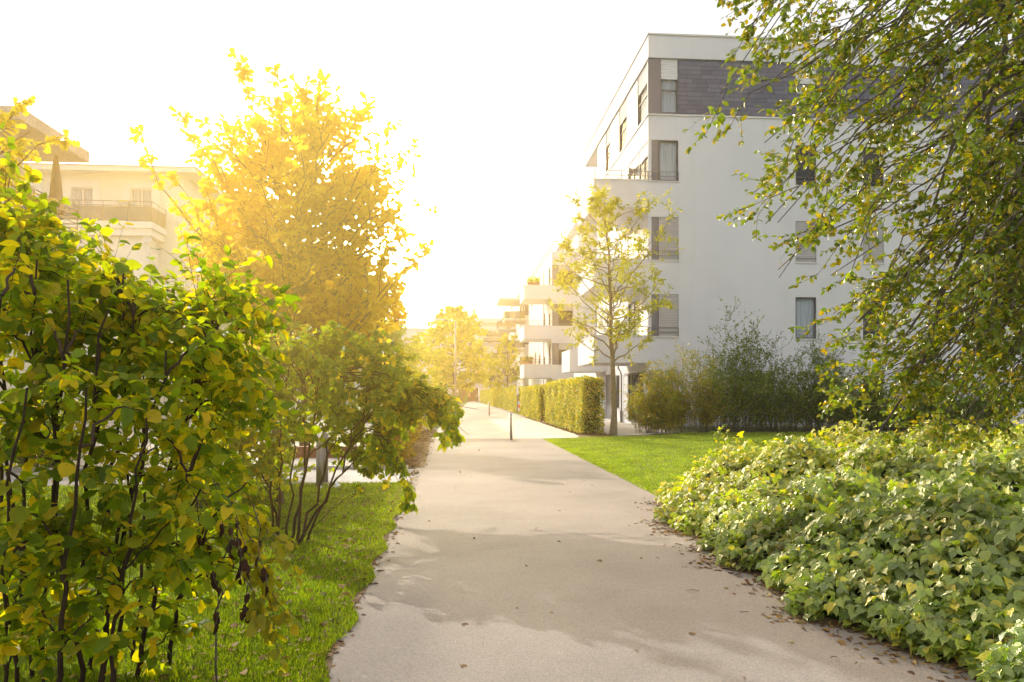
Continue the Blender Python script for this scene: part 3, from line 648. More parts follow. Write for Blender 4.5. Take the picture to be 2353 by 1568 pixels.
# ---------------------------------------------------------------- further buildings of the terrace
def block(label, Yf, depth, glassy=False, upper=True, rail_top=True, canopy=False, bx=XB):
    t = thing('apartment_building', label, 'building', (0, 0, 0), 0)
    f = Fc((XC, Yf, 0), (1, 0, 0), (0, -1, 0)); s = Fc((XC, Yf, 0), (0, 1, 0), (-1, 0, 0)); H = 15.05
    ops = [(.02, 2.0, zs, zh) for _, zs, zh in LV] + [(4.2, 5.4, zs, zh) for _, zs, zh in LV] + [(.1, 2.0, .1, 2.7)]
    mb = MB(); f.wall(mb, 0, 16, 0, H, ops)
    so = [(a, a+1.5, zs, zh) for _, zs, zh in LV for a in np.arange(1, depth-2, 4.2)] + [(a, a+1.2, .9, 2.6) for a in np.arange(1, depth-2, 4.2)]
    s.wall(mb, 0, depth, 0, H, so); mb.quad((XC, Yf, H), (XC+16, Yf, H), (XC+16, Yf+depth, H), (XC, Yf+depth, H)); mb.build('wall', M['stucco_far'], t)
    for o_ in ops[:3]:
        mb = MB(); f.box(mb, .03, .6, o_[2]+.005, o_[3]-.005, -.12, -.03); mb.build('corner_panel', M['panel'], t)
        window(t, f, .62, o_[1], o_[2], o_[3], .3, False, 0, 1, simple=True)
    for o_ in ops[3:]: window(t, f, *o_, .0, True, 0, 1, simple=True)
    for k, o_ in enumerate(so): window(t, s, *o_, (k * 37 % 10) / 14, k % 3 == 0, 0, 0, simple=True, sh='shutter_white')
    for k, (zb, zs, zh) in enumerate(LV):
        for y in ([Yf] if not glassy else [Yf, Yf + 14]):
            if glassy:
                mb = MB(); mb.box(bx, XC, y, y+3.4, zb+.4, zb+.75); b = mb.build('balcony', M['concrete'], t)
                mb = MB(); mb.box(bx+.02, XC, y+.02, y+.05, zb+.85, zb+1.8); mb.box(bx+.02, bx+.05, y+.06, y+3.3, zb+.85, zb+1.8); mb.build('glass_panel', M['glass_balcony'], b)
                rail_run(b, [(XC, y), (bx, y), (bx, y+3.4)], zb+.75, bars=(1.1,), post=1.2)
            else: balcony(t, y, y+4.6, zb, zs, bx)
    if canopy:
        mb = MB(); mb.box(bx-.6, XC+.5, Yf+1, Yf+8, 13.9, 14.25); mb.build('canopy', M['stucco_far'], t)
    if upper:
        mb = MB(); mb.box(XC+3.2, XC+16, Yf+4, Yf+depth, H+.001, H+3.2); mb.build('upper_storey', M['stucco_far'], t)
        mb = MB(); mb.box(XC+2.6, XC+16, Yf+3, Yf+depth+.4, H+3.21, H+3.5); mb.build('roof', M['trim'], t)
    if rail_top: rail_run(t, [(XC+8, Yf+.1), (XC+.1, Yf+.1), (XC+.1, Yf+depth)], H, bars=(.25, .5, .75, 1.0), post=.5)
    mb = MB(); mb.tube([(XC-.12, Yf+5.5, 14), (XC-.12, Yf+5.5, 0)], .06, 6); mb.build('downpipe', M['metal'], t)
    return t
block('white apartment building with stacked solid corner balconies, second in the row behind the young tree', 71.5, 22)
block('apartment building with glass balconies and roof canopy, third in the row along the path', 99, 26, True, True, True, True)
block('farthest apartment building of the right hand row, with glass balconies', 131, 24, True, False, True, True, 5.0)

# far cross building
FB = thing('apartment_building', 'long pale flat-roofed building closing the far end of the path', 'building')
f = Fc((-34, 166, 0), (1, 0, 0), (0, -1, 0)); ops = []
for z in (4.6, 8.3, 12.0):
    for x in np.arange(1.5, 62, 4.0): ops.append((x, x+1.3, z, z+2.0))
ops.append((35.2, 39.6, 0, 2.9))
mb = MB(); f.wall(mb, 0, 66, 0, 15.6, ops, .3); mb.box(-34, 32, 166.4, 178, 15.2, 15.59); mb.build('wall', M['stucco_far'], FB)
for o_ in ops[:-1]: window(FB, f, *o_, .0 if (o_[0] * 7) % 3 < 2 else .5, False, 0, 0, simple=True, fr='panel')
mb = MB(); f.box(mb, 35.2, 39.6, 0, 2.9, -3, -2.5); mb.build('passage', M['timber'], FB)
mb = MB(); mb.box(2.5, 20, 168, 178, 15.6, 18.3); mb.build('upper_storey', M['stucco_far'], FB)
mb = MB(); mb.box(-34.2, 32.2, 165.8, 166.5, 15.61, 15.8); mb.build('roof_edge', M['trim'], FB)

# ---------------------------------------------------------------- building on the left, cream
LB = thing('apartment_building', 'cream rendered house with hipped eaves and railed balcony, behind the near left bush', 'building')
YL = 46.3; XL = FYx(424, YL)
f = Fc((XL-22, YL, 0), (1, 0, 0), (0, -1, 0)); s = Fc((XL, YL, 0), (0, 1, 0), (1, 0, 0))
def fu(px): return FYx(px, YL) - (XL - 22)
zt = FYz(200, 432, YL); zfl = zt - 2.35
ops = []
for dz in (0, -3.3, -6.6, -9.9):
    for a, b in ((165, 214), (300, 350), (30, 80)): ops.append((fu(a), fu(b), zfl+dz, zt+dz))
eave = FYz(440, 396, YL-.9)
mb = MB(); f.wall(mb, 0, 22, 0, eave, ops)
so = [(a, a+1.3, zfl+dz, zt+dz) for dz in (0, -3.3, -6.6, -9.9) for a in (2.2, 6.2, 11, 15.5, 20)]
s.wall(mb, 0, 26, 0, eave, so); mb.build('wall', M['cream'], LB)
for o_ in ops: 
    window(LB, f, *o_, 0, True, 1, 0, fr='frame_white', sill=False)
    mb = MB(); a, b, c, d = o_; f.box(mb, a-.45, a-.01, c, d+.4, .004, .06); f.box(mb, b+.01, b+.45, c, d+.4, .004, .06); f.box(mb, a-.01, b+.01, d+.01, d+.4, .004, .06); mb.build('window_surround', M['cream_trim'], LB)
for o_ in so:
    w = window(LB, s, *o_, 0, False, 1, 0, fr='frame_white', sill=False); mb = MB()
    for k in range(9): mb.bar(s.p(o_[0] + (o_[1]-o_[0])*k/8, o_[2]+.05, .08), s.p(o_[0] + (o_[1]-o_[0])*k/8, o_[2]+1.0, .08), .012)
    mb.bar(s.p(o_[0], o_[2]+1.0, .08), s.p(o_[1], o_[2]+1.0, .08), .02); mb.build('railing', M['rail'], w)
mb = MB(); mb.box(XL-22, XL+.9, YL-.9, YL+27, eave, eave+.28); mb.build('eaves', M['cream_trim'], LB)
mb = MB(); x0, x1, y0, y1, z0, z1 = XL-22, XL+1.0, YL-1.0, YL+27.1, eave+.29, eave+1.5
mb.quad((x0, y0, z0), (x1, y0, z0), (x1-8, y0+8, z1), (x0, y0+8, z1)); mb.quad((x1, y0, z0), (x1, y1, z0), (x1-8, y1-8, z1), (x1-8, y0+8, z1)); mb.build('roof', M['roof'], LB)
# balcony terrace of the left house
bz = zfl - .05; xb1 = XL - 1.0; yb = YL - 2.2
mb = MB(); mb.box(XL-22, xb1, yb, YL-.005, bz-.35, bz); mb.box(XL-22, xb1-.12, yb+.12, YL-.006, bz-.75, bz-.351); mb.box(XL-22, xb1-.5, yb+.5, YL-.007, 0, bz-.76); bl = mb.build('balcony', M['cream_trim'], LB)
mb = MB(); hh = 1.15
mb.box(XL-22, xb1-.1, yb+.08, yb+.1, bz+.06, bz+.85); mb.box(xb1-.1, xb1-.08, yb+.1, YL-.1, bz+.06, bz+.85); mb.build('glass_panel', M['glass_balcony'], bl)
rail_run(bl, [(XL-22, yb+.06), (xb1-.06, yb+.06), (xb1-.06, YL-.05)], bz, bars=(.9, 1.15), post=1.35, r=.022)
mb = MB(); mb.tube([(xb1-.4, yb+.4, bz-.5), (xb1-.4, yb+.4, 0)], .07, 7); mb.box(xb1-.6, xb1-.2, yb+.25, yb+.49, bz-1.1, bz-.76); mb.build('downpipe', M['trim'], LB)
t = thing('planter_box', 'pale planter box hung on the left house balcony rail', 'planter')
px_ = FYx(283, yb); zz = bz + 1.1
mb = MB(); mb.poly([(px_-.3, yb-.05, zz), (px_+.3, yb-.05, zz), (px_+.22, yb-.02, zz-.28), (px_-.22, yb-.02, zz-.28)]); mb.poly([(px_-.3, yb+.25, zz), (px_+.3, yb+.25, zz), (px_+.22, yb+.2, zz-.28), (px_-.22, yb+.2, zz-.28)])
mb.poly([(px_-.3, yb-.05, zz), (px_-.3, yb+.25, zz), (px_-.22, yb+.2, zz-.28), (px_-.22, yb-.02, zz-.28)]); mb.poly([(px_+.3, yb-.05, zz), (px_+.3, yb+.25, zz), (px_+.22, yb+.2, zz-.28), (px_+.22, yb-.02, zz-.28)]); mb.build('box', M['concrete'], t)
P = np.array([[px_ + R.uniform(-.28, .28), yb + R.uniform(0, .2), zz - .02] for _ in range(60)]); link('plants', leaf_mesh('plants', T_SMALL, P, R.normal(size=(60, 3)) + [0, 0, 1.2], R.normal(size=(60, 3)), np.full(60, .14)), M['lf_mid'], t)

# near-left house with the projecting flat roof
NB = thing('apartment_building', 'house with flat projecting roof slab and railed terrace at the left edge', 'building')
mb = MB(); mb.box(-26, -12.9, 10, 27, 0, 6.75); mb.build('wall', M['cream'], NB)
mb = MB(); mb.box(-26, -14.2, 10, 26.4, 6.76, 9.49); mb.build('upper_wall', M['cream'], NB)
mb = MB(); mb.box(-28, -12.4, 22.9, 27.1, 9.5, 9.86); mb.build('roof', M['concrete'], NB)
mb = MB(); mb.box(-26, -12.7, 9.8, 27.2, 6.76, 6.95); mb.build('terrace_edge', M['concrete'], NB)
rail_run(NB, [(-12.8, 11), (-12.8, 27.1), (-14.2, 27.1)], 6.95, bars=(.2, .45, .7, .92), post=1.4, r=.022)
t = thing('parasol', 'closed brown parasol standing on the left roof terrace', 'parasol', (-13.1, 26.3, 6.95))
mb = MB()
rr = [.05, .09, .13, .17, .21, .23]; zz = [2.5, 2.2, 1.8, 1.3, .85, .6]
k = 14; 
for i in range(5):
    for j in range(k):
        a, b = 2*PI*j/k, 2*PI*(j+1)/k
        ra = 1 + .16 * (j % 2); rb = 1 + .16 * ((j+1) % 2)
        mb.quad((rr[i]*ra*math.cos(a), rr[i]*ra*math.sin(a), zz[i]), (rr[i]*rb*math.cos(b), rr[i]*rb*math.sin(b), zz[i]), (rr[i+1]*rb*math.cos(b), rr[i+1]*rb*math.sin(b), zz[i+1]), (rr[i+1]*ra*math.cos(a), rr[i+1]*ra*math.sin(a), zz[i+1]))
mb.build('canopy', M['parasol'], t)
mb = MB(); mb.tube([(0, 0, 0), (0, 0, 2.55)], .025, 8); mb.build('pole', M['metal'], t); mb = MB(); mb.box(-.3, .3, -.3, .3, 0, .08); mb.build('base', M['concrete'], t)

# ================================================================ STREET FURNITURE
def bollard(x, y, h, r, label, group=None, lean=0, cap=True):
    t = thing('bollard', label, 'bollard', (x, y, 0), 0, group); t.rotation_euler = (0, lean, 0)
    mb = MB(); mb.tube([(0, 0, -.1), (0, 0, h-.04)], r, 20); mb.build('post', M['metal'], t, True)
    mb = MB(); mb.tube([(0, 0, h-.038), (0, 0, h-.015), (0, 0, h)], [r*1.05, r*.98, r*.6], 20); mb.build('cap', M['trim'], t, True)
    mb = MB(); mb.tube([(0, 0, .0), (0, 0, .018)], r*1.5, 16); mb.build('foot', M['kerb'], t)
g = G(1175, 1012); bollard(g[0], g[1], .95, .042, 'grey metal bollard standing in the middle of the path at the paving joint', lean=-.03)
g = G(1124.4, 956); bollard(g[0], g[1], 1.02, .05, 'small distant grey bollard farther along the paved path')
bollard(-2.26, 13.15, .86, .055, 'grey post at the edge of the left lawn, nearer of two', 'posts at the side path')
bollard(-2.28, 13.85, .92, .055, 'grey post at the edge of the side path, farther of two', 'posts at the side path')

t = thing('lamp_post', 'tall slim street lamp with a single arm in front of the far golden tree', 'street lamp', (0.28, 80, 0))
mb = MB(); mb.tube([(0, 0, -.1), (0, 0, 1.2), (0, 0, 9.2)], [.16, .13, .08], 10); mb.build('pole', M['rail'], t, True)
mb = MB(); mb.tube([(0, 0, 9.1), (-.9, 0, 9.3), (-1.2, 0, 9.33)], [.05, .04, .04], 6); mb.build('arm', M['rail'], t)
mb = MB(); mb.box(-2.3, -1.15, -.14, .14, 9.28, 9.42); mb.build('lamp_head', M['trim'], t)

g = (5.02, 59.3)
t = thing('sign_post', 'thin grey sign post beside the red and white barrier posts', 'sign', (g[0], g[1], 0))
mb = MB(); mb.tube([(0, 0, -.1), (0, 0, 2.75)], .045, 8); mb.build('pole', M['metal'], t)
mb = MB(); mb.box(-.09, .09, -.07, -.05, 1.5, 2.6); mb.build('sign_plate', M['trim'], t)
for dx, lb in ((.17, 'red and white striped barrier post next to the sign post'), (.52, 'red and white striped barrier post nearest the second hedge')):
    t = thing('barrier_post', lb, 'barrier post', (g[0]+dx, g[1]-.2, 0), 0, 'red and white barrier posts')
    for k in range(4):
        mb = MB(); mb.tube([(0, 0, k*.25), (0, 0, k*.25+.249)], .12, 12); mb.build('red_band' if k % 2 == 0 else 'white_band', M['red'] if k % 2 == 0 else M['white'], t)

t = thing('timber_edging', 'low red-brown timber kerb of the sand area beyond the left lawn', 'timber edging')
mb = MB(); mb.box(-4.6, -2.35, 19.2, 19.5, 0, .28); mb.build('beam', M['timber'], t); mb = MB(); mb.box(-4.7, -4.61, 19.15, 19.55, -.02, .33); mb.box(-2.34, -2.25, 19.15, 19.55, -.02, .33); mb.build('end_block', M['concrete'], t)

# bicycle leaning beside the wall
def bicycle(x, y, rz, label):
    t = thing('bicycle', label, 'bicycle', (x, y, 0), rz)
    for wx in (-.52, .52):
        w = bpy.data.objects.new('wheel', None); C.objects.link(w); 
        mb = MB(); a = np.linspace(0, 2*PI, 25); mb.tube([(wx + .33*math.cos(q), 0, .345 + .33*math.sin(q)) for q in a], .018, 6, False)
        bpy.data.objects.remove(w)
        w = mb.build('wheel', M['rubber'], t); mb = MB()
        for q in a[::2]: mb.bar((wx, 0, .345), (wx + .32*math.cos(q), 0, .345 + .32*math.sin(q)), .004, 3)
        mb.build('spokes', M['trim'], w)
    mb = MB(); bb = (-.05, 0, .3); st = (-.2, 0, .82); hd = (.38, 0, .85)
    for a_, b_ in ((bb, st), (st, hd), (bb, (.40, 0, .72)), (bb, (-.52, 0, .345)), (st, (-.52, 0, .345)), (hd, (.52, 0, .345))): mb.bar(a_, b_, .018, 6)
    mb.build('frame', M['metal'], t)
    mb = MB(); mb.tube([(.25, -.28, 1.02), (.38, -.12, 1.04), (.38, .12, 1.04), (.25, .28, 1.02)], .014, 6); mb.bar((.38, 0, .85), (.36, 0, 1.04), .015, 6); mb.build('handlebar', M['metal'], t)
    mb = MB(); mb.tube([(-.36, 0, .93), (-.22, 0, .95), (-.08, 0, .93)], [.09, .07, .03], 8); mb.bar(st, (-.22, 0, .93), .014, 6); mb.build('saddle', M['rubber'], t)
    mb = MB(); mb.tube([(-.05, -.06, .3), (-.05, .06, .3)], .09, 12); mb.bar((-.05, .07, .3), (.08, .12, .18), .012); mb.bar((-.05, -.07, .3), (-.18, -.12, .42), .012); mb.build('crank', M['metal'], t)
bicycle(8.7, 46.3, PI/2 + .1, 'bicycle parked at the house wall between the first hedge and the young tree')

# people far along the path
def person(name_label, x, y, rz, shirt, hair, h=1.7, stride=.25, sit=False):
    t = thing('person', name_label, 'person', (x, y, 0), rz)
    def skin(name, vs, es, rad, mat, parent):
        me = bpy.data.meshes.new(name); me.from_pydata(vs, es, []); o = bpy.data.objects.new(name, me); C.objects.link(o); o.parent = parent
        m = o.modifiers.new('Skin', 'SKIN'); me.skin_vertices or None
        if not me.skin_vertices: 
            bpy.context.view_layer.objects.active = o
        for i, r_ in enumerate(rad): me.skin_vertices[0].data[i].radius = (r_, r_ * .85)
        me.skin_vertices[0].data[0].use_root = True
        sb = o.modifiers.new('Sub', 'SUBSURF'); sb.levels = 1; sb.render_levels = 2; me.materials.append(mat); return o
    s = stride
    V = [(0,0,.95),(0,0,1.18),(0,0,1.40),(0,0,1.5),(0,-.01,1.62), (.19,0,1.38),(.25,.08,1.12),(.24,-.08,.90), (-.19,0,1.38),(-.25,-.08,1.12),(-.24,.0,.90), (.09,0,.90),(.10,-s*.6,.50),(.10,-s,.08),(.10,-s-.12,.04), (-.09,0,.90),(-.10,s*.3,.50),(-.10,s,.1),(-.10,s-.12,.03)]
    E = [(0,1),(1,2),(2,3),(3,4),(2,5),(5,6),(6,7),(2,8),(8,9),(9,10),(0,11),(11,12),(12,13),(13,14),(0,15),(15,16),(16,17),(17,18)]
    Rd = [.12,.11,.12,.05,.095,.055,.04,.03,.055,.04,.03,.085,.06,.04,.03,.085,.06,.04,.03]
    ok = True
    def one(name, idx, grow, mat):
        mp = {q: i for i, q in enumerate(idx)}
        vs = [V[q] for q in idx]; es = [(mp[a], mp[b]) for a, b in E if a in mp and b in mp]; rd = [Rd[q] + grow for q in idx]
        mbt = MB()
        me = bpy.data.meshes.new(name); me.from_pydata(vs, es, []); o = bpy.data.objects.new(name, me); C.objects.link(o); o.parent = t
        o.modifiers.new('Skin', 'SKIN')
        if not me.skin_vertices: me.attributes  # layer is made with the modifier
        if len(me.skin_vertices):
            for i, r_ in enumerate(rd): me.skin_vertices[0].data[i].radius = (r_, r_ * .85)
            me.skin_vertices[0].data[0].use_root = True
        sb = o.modifiers.new('Sub', 'SUBSURF'); sb.levels = 2; sb.render_levels = 2; me.materials.append(mat); return o
    b = one('body', list(range(19)), 0, M['skin']); one('shirt', [0,1,2,5,6,8,9], .018, shirt); one('trousers', [0,11,12,13,15,16,17], .02, M['trouser'])
    mb = MB(); mb.tube([(0, .02, 1.76), (0, .03, 1.72), (0, .04, 1.62), (0, .05, 1.5)], [.04, .10, .115, .07], 10); mb.build('hair', hair, t, True)
    return t
g = G(1078, 925); person('person with blond hair in a red top walking at the far end of the path', g[0], g[1], .2, M['shirt'], M['hair'])
g = G(1096, 925.5); person('person in grey standing beside the farthest hedge', g[0], g[1], 2.6, M['shirt2'], M['rubber'], stride=.1)

# flower boxes on the second building
for (x, y, z, w, lb, m_) in ((6.95, 71.55, 4.42, 1.1, 'orange flowers on the lowest balcony corner of the second building', 'flower'), (7.6, 71.6, 11.9, 1.2, 'terracotta flower box with green plants on the top balcony of the second building', 'lf_mid')):
    t = thing('flower_box', lb, 'flower box', (x, y, z))
    mb = MB(); mb.box(-w/2, w/2, -.12, .12, 0, .25); mb.build('box', M['terracotta'], t)
    n = 260; P = np.c_[R.uniform(-w/2, w/2, n), R.uniform(-.2, .2, n), R.uniform(.2, .65, n)]
    link('plants', leaf_mesh('plants', T_SMALL, P, R.normal(size=(n, 3)), R.normal(size=(n, 3)), np.full(n, .16)), M[m_], t)
t = thing('crumpled_paper', 'crumpled white paper scrap lying on the left lawn', 'litter', tuple(G(760, 1129)))
t.location[2] = .03
mb = MB(); 
for i in range(9):
    a = R.uniform(-.09, .09, 2); q = R.normal(size=(3, 3)) * .045
    mb.poly([(a[0]+q[k][0], a[1]+q[k][1], .02+abs(q[k][2])) for k in range(3)])
mb.build('sheet', M['paper'], t)
# ================================================================ VEGETATION
# ---- big golden oak, left of the path
def oak():
    t = thing('oak_tree', 'large golden oak tree in front of the added sky glow, behind the left bushes', 'tree')
    p = Plant(); D0 = 11.0
    b = W(635, 905, D0); b[2] = -.03
    tp = p.bez(b, W(640, 700, D0) , W(735, 190, D0), 14, .004); tp[:, 2] = np.maximum(tp[:, 2], -.03)
    p.trunk.tube(tp, [.12] + list(np.linspace(.10, .012, 14)), 10, False)
    def at(z):
        i = int(np.argmin(np.abs(tp[:, 2] - z))); return tp[i]
    tg = []
    E = [((710, 400), (170, 190), 1.4, 38), ((875, 540), (95, 140), 1.1, 20), ((540, 590), (120, 105), 1.2, 26), ((560, 400), (80, 110), .8, 14), ((815, 690), (125, 55), 1.3, 20), ((600, 690), (110, 45), 1.2, 12), ((880, 400), (60, 120), .9, 12)]
    for (cx, cy), (rx, ry), rd, n in E:
        for _ in range(n):
            q = ell((0, 0, 0), (1, 1, 1)); tg.append(W(cx + q[0]*rx, cy + q[1]*ry, D0 + q[2]*rd))
    lv = [dict(n=6, t0=.3, L=.62, a=.9, b=.8, v=(0, 0, .15), g=.2, rr=.4, k=8, size=.128, tilt=.9, droop=.25, lt0=.3),
          dict(n=2, t0=.3, L=.32, a=.8, b=.9, rr=.5, k=5, size=.12, tilt=.9, droop=.25)]
    for q in tg:
        z0 = max(1.7, min(5.6, q[2] - np.linalg.norm(q[:2] - tp[7][:2]) * .55 - .3))
        p.limb(at(z0), q, .03, .006, (0, 0, -.12), 7, .02, 5, lv)
    for px, py, dd in ((305, 310, -.3), (410, 240, .2), (555, 145, 0), (480, 300, .5), (915, 265, .2), (985, 565, 0), (750, 185, .3), (640, 165, 0), (390, 400, .6), (450, 400, -.5), (845, 235, 0), (935, 715, .2), (700, 190, -.4), (500, 480, 0)):
        q = W(px, py, D0 + dd); z0 = max(1.9, q[2] - 2.6)
        p.limb(at(z0), q, .028, .003, (0, 0, -.35), 10, .012, 5, [dict(n=13, t0=.35, L=.26, a=1.0, b=.6, v=(0, 0, .1), g=.2, rr=.35, k=9, size=.135, tilt=.9)], k=34, size=.13, t0=.45)
    p.finish(t, T_OAK, M['lf_oak'], M['bark'], 'crown', 'branches')
oak()
# ---- second oak just outside the left edge, its branches reach in
def oak_edge():
    t = thing('oak_tree', 'oak reaching in from the left edge above the near bush, only branch ends showing', 'tree')
    p = Plant(); b = W(-330, 905, 8); b[2] = -.03; top = W(-260, 40, 8)
    tp = p.bez(b, (b+top)/2 + [.2, 0, 0], top, 10, .006); p.trunk.tube(tp, list(np.linspace(.14, .03, 11)), 9, False)
    lv = [dict(n=5, t0=.45, L=.4, a=.9, b=.7, rr=.4, k=10, size=.12, tilt=.9), dict(n=2, t0=.3, L=.2, a=.8, b=.9, rr=.5, k=6, size=.12, tilt=.9)]
    for px, py, d in ((90, 330, 7.6), (60, 300, 7.8), (20, 340, 7.5), (40, 400, 7.4), (-60, 300, 8), (-40, 430, 7.6), (20, 270, 8.2), (170, 500, 6.6), (120, 480, 6.8), (-120, 200, 8), (-200, 120, 8.4), (-150, 400, 8.6), (-300, 200, 8.8), (-420, 300, 8), (-380, 120, 7.5), (-100, 500, 7)):
        q = W(px, py, d); i = min(9, max(3, int(10 * (q[2] - 1) / 5.5)))
        p.limb(tp[i], q, .03, .006, (0, 0, .15), 8, .02, 5, lv)
    p.finish(t, T_OAK, M['lf_oak2'], M['bark'], 'crown', 'branches')
M['lf_oak2'] = leaf_mat('green_gold_oak_leaf', [(.09, .12, .012), (.14, .16, .018), (.2, .18, .02), (.1, .13, .015)], .5, (2.1, 1.8, .4), .45)
oak_edge()

# ---- large broad-leaved bush, near left
def near_bush():
    t = thing('broadleaf_bush', 'large dense broad-leaved bush filling the near left corner', 'bush')
    p = Plant()
    def rt(px, d):
        q = W(px, 905, d + .25); q[2] = -.03; return q
    sp = [(rt(40, 3.9), W(10, 680, 3.3)), (rt(75, 4.0), W(85, 600, 3.6)), (rt(95, 3.7), W(160, 640, 3.4)), (rt(180, 3.8), W(235, 700, 3.6)), (rt(200, 4.1), W(310, 730, 3.9)), (rt(215, 3.6), W(390, 800, 3.6)), (rt(300, 4.3), W(480, 790, 4.0)),
          (rt(20, 3.5), W(50, 900, 3.0)), (rt(130, 3.4), W(200, 880, 3.0)), (rt(250, 3.5), W(330, 960, 3.2)), (rt(310, 4.0), W(470, 1010, 3.6)), (rt(-70, 3.9), W(-70, 700, 3.3)), (rt(150, 4.7), W(140, 740, 4.6)), (rt(330, 4.8), W(340, 780, 4.8)), (rt(390, 4.2), W(500, 1170, 3.9)), (rt(-140, 3.6), W(-60, 950, 3.1)), (rt(60, 4.4), W(-30, 560, 3.9)), (rt(260, 3.9), W(280, 600, 3.9))]
    mn = p.mains([(a, b2, (R.uniform(-.1, .1), R.uniform(-.1, .1), .1)) for a, b2 in sp], .0145, .006)
    tops = [(-40,450,3.3),(20,440,3.5),(70,455,3.7),(110,465,3.4),(150,500,3.8),(190,520,3.4),(230,545,3.7),(280,580,3.5),(330,615,3.8),(380,640,3.6),(430,660,3.9),(480,660,3.6),(540,640,3.9),(590,650,3.7),
            (560,760,3.6),(600,780,3.8),(560,860,3.4),(580,930,3.6),(520,880,4.2),(550,1000,3.9),(470,760,3.4),(420,800,3.3),(350,720,3.2),(300,760,3.1),(250,700,3.1),(180,640,3.0),(120,620,3.0),(60,560,3.1),
            (20,700,2.9),(90,760,2.8),(160,800,2.9),(220,860,3.0),(300,900,3.0),(380,930,3.1),(450,960,3.3),(500,1060,3.5),(420,1080,3.1),(340,1060,2.9),(260,1030,2.8),(180,1000,2.7),(100,960,2.7),(30,900,2.7),
            (-60,600,3.0),(-80,800,3.0),(-60,1000,2.9),(40,1120,2.8),(140,1160,2.8),(240,1180,2.9),(330,1200,3.1),(430,1200,3.4),(520,1180,3.8),(560,1130,4.1),(200,600,4.6),(300,680,4.8),(400,760,4.9),(120,560,4.7),(480,840,5.0),(250,800,4.6),(350,880,4.7),(120,760,4.6),(60,880,4.5),(450,980,4.8),(0,640,4.6),(520,700,4.4),(20,500,4.2),(80,500,4.4),(0,560,3.6),(60,520,3.9)]
    lv = [dict(n=4, t0=.38, L=.42, a=.9, b=.75, v=(.08, 0, .06), g=-.2, rr=.35, k=7, size=.074, tilt=.5, droop=.22, sides=5),
          dict(n=2, t0=.35, L=.24, a=.9, b=.8, g=-.1, rr=.5, k=5, size=.067, tilt=.5, droop=.25)]
    tops = [(px, py + (28 if 90 < px < 460 and py < 700 else 0), 3.45 + (d - 2.7) * .75) for px, py, d in tops]
    tops = [(px - 60 if (px > 470 and py > 740) else px, py, d) for px, py, d in tops]
    for px, py, d in tops:
        for rep in range(2 if py < 1000 else 1):
            sh_ = 45 + 70 * (px > 60) * max(0, min(1, (330 - px) / 250)) * (py < 700) * (d > 0); py += sh_; q = W(px + R.uniform(-38, 38), py + R.uniform(-10, 40), d + R.uniform(-.25, .3))
            py -= sh_
            st = p.near(mn, q)
            p.limb(st, q, .008, .0025, (0, 0, .14), 9, .022, 6, lv, k=8, size=.085, t0=.5, tilt=.5)
    for px, py, d in ((40,1300,3.3),(-20,1180,3.1),(120,1280,3.2),(210,1330,3.3),(420,1290,3.6),(330,1330,3.4),(270,1380,3.4),(90,1400,3.4),(-30,1400,3.3),(470,1260,3.9),(380,1180,3.3),(180,1240,3.0),(10,1480,3.5),(140,1450,3.5),(520,1240,4.0),(300,1260,3.7),(60,1340,3.6),(160,1380,3.7),(250,1300,4.2),(350,1400,4.3),(-10,1260,3.4),(440,1180,3.4),(220,1480,3.5),(30,1420,4.0),(300,1460,3.8),(120,1200,3.5),(470,1340,4.2),(390,1270,4.0),(70,1440,3.8),(200,1400,4.2),(-40,1340,3.8),(340,1500,4.2),(260,1440,4.4),(110,1520,3.8),(430,1430,4.3),(170,1500,4.2)):
        d = max(d, 3.5)
        q = W(px, py, d); p.limb(p.near(mn, q, .1), q, .006, .002, (0, 0, .05), 7, .03, 5, [dict(n=5, t0=.3, L=.26, a=.8, b=.8, g=-.1, rr=.4, k=6, size=.078, tilt=.5, droop=.25)], k=6, size=.075, t0=.4, tilt=.5)
    for px, py in ((500,1200),(560,1290),(600,1120),(420,1400),(540,1080)):
        q = W(px, py, 4.1); p.limb(p.near(mn, q, .1), q, .006, .002, (0, 0, .12), 9, .03, 5, None, k=5, size=.07, t0=.3)
    # drooping withered shoots on the right side
    o = p.finish(t, T_MIX, M['lf_bush'], M['bark_dark'], 'foliage', 'stems')
    d_ = Plant()
    for px, py in ((455,1290),(470,1340),(520,1300),(545,1340),(560,1380),(600,1350),(495,1430),(420,1380),(555,1420),(510,1290)):
        a = W(px - 20, py - 190, 3.9); q = W(px + 10, py, 3.85)
        d_.limb(a, q, .003, .002, (.03, 0, .03), 6, .03, 4, None, k=9, size=.055, droop=1.4, tilt=1.2, t0=.3, side=.4)
    P = np.concatenate(d_.P); link('withered_leaves', leaf_mesh('withered_leaves', T_SMALL, P, np.concatenate(d_.D), np.concatenate(d_.N), np.concatenate(d_.S)), M['lf_dry'], t); d_.wood.build('hanging_shoots', M['twig'], t)
    return p.n
near_bush()
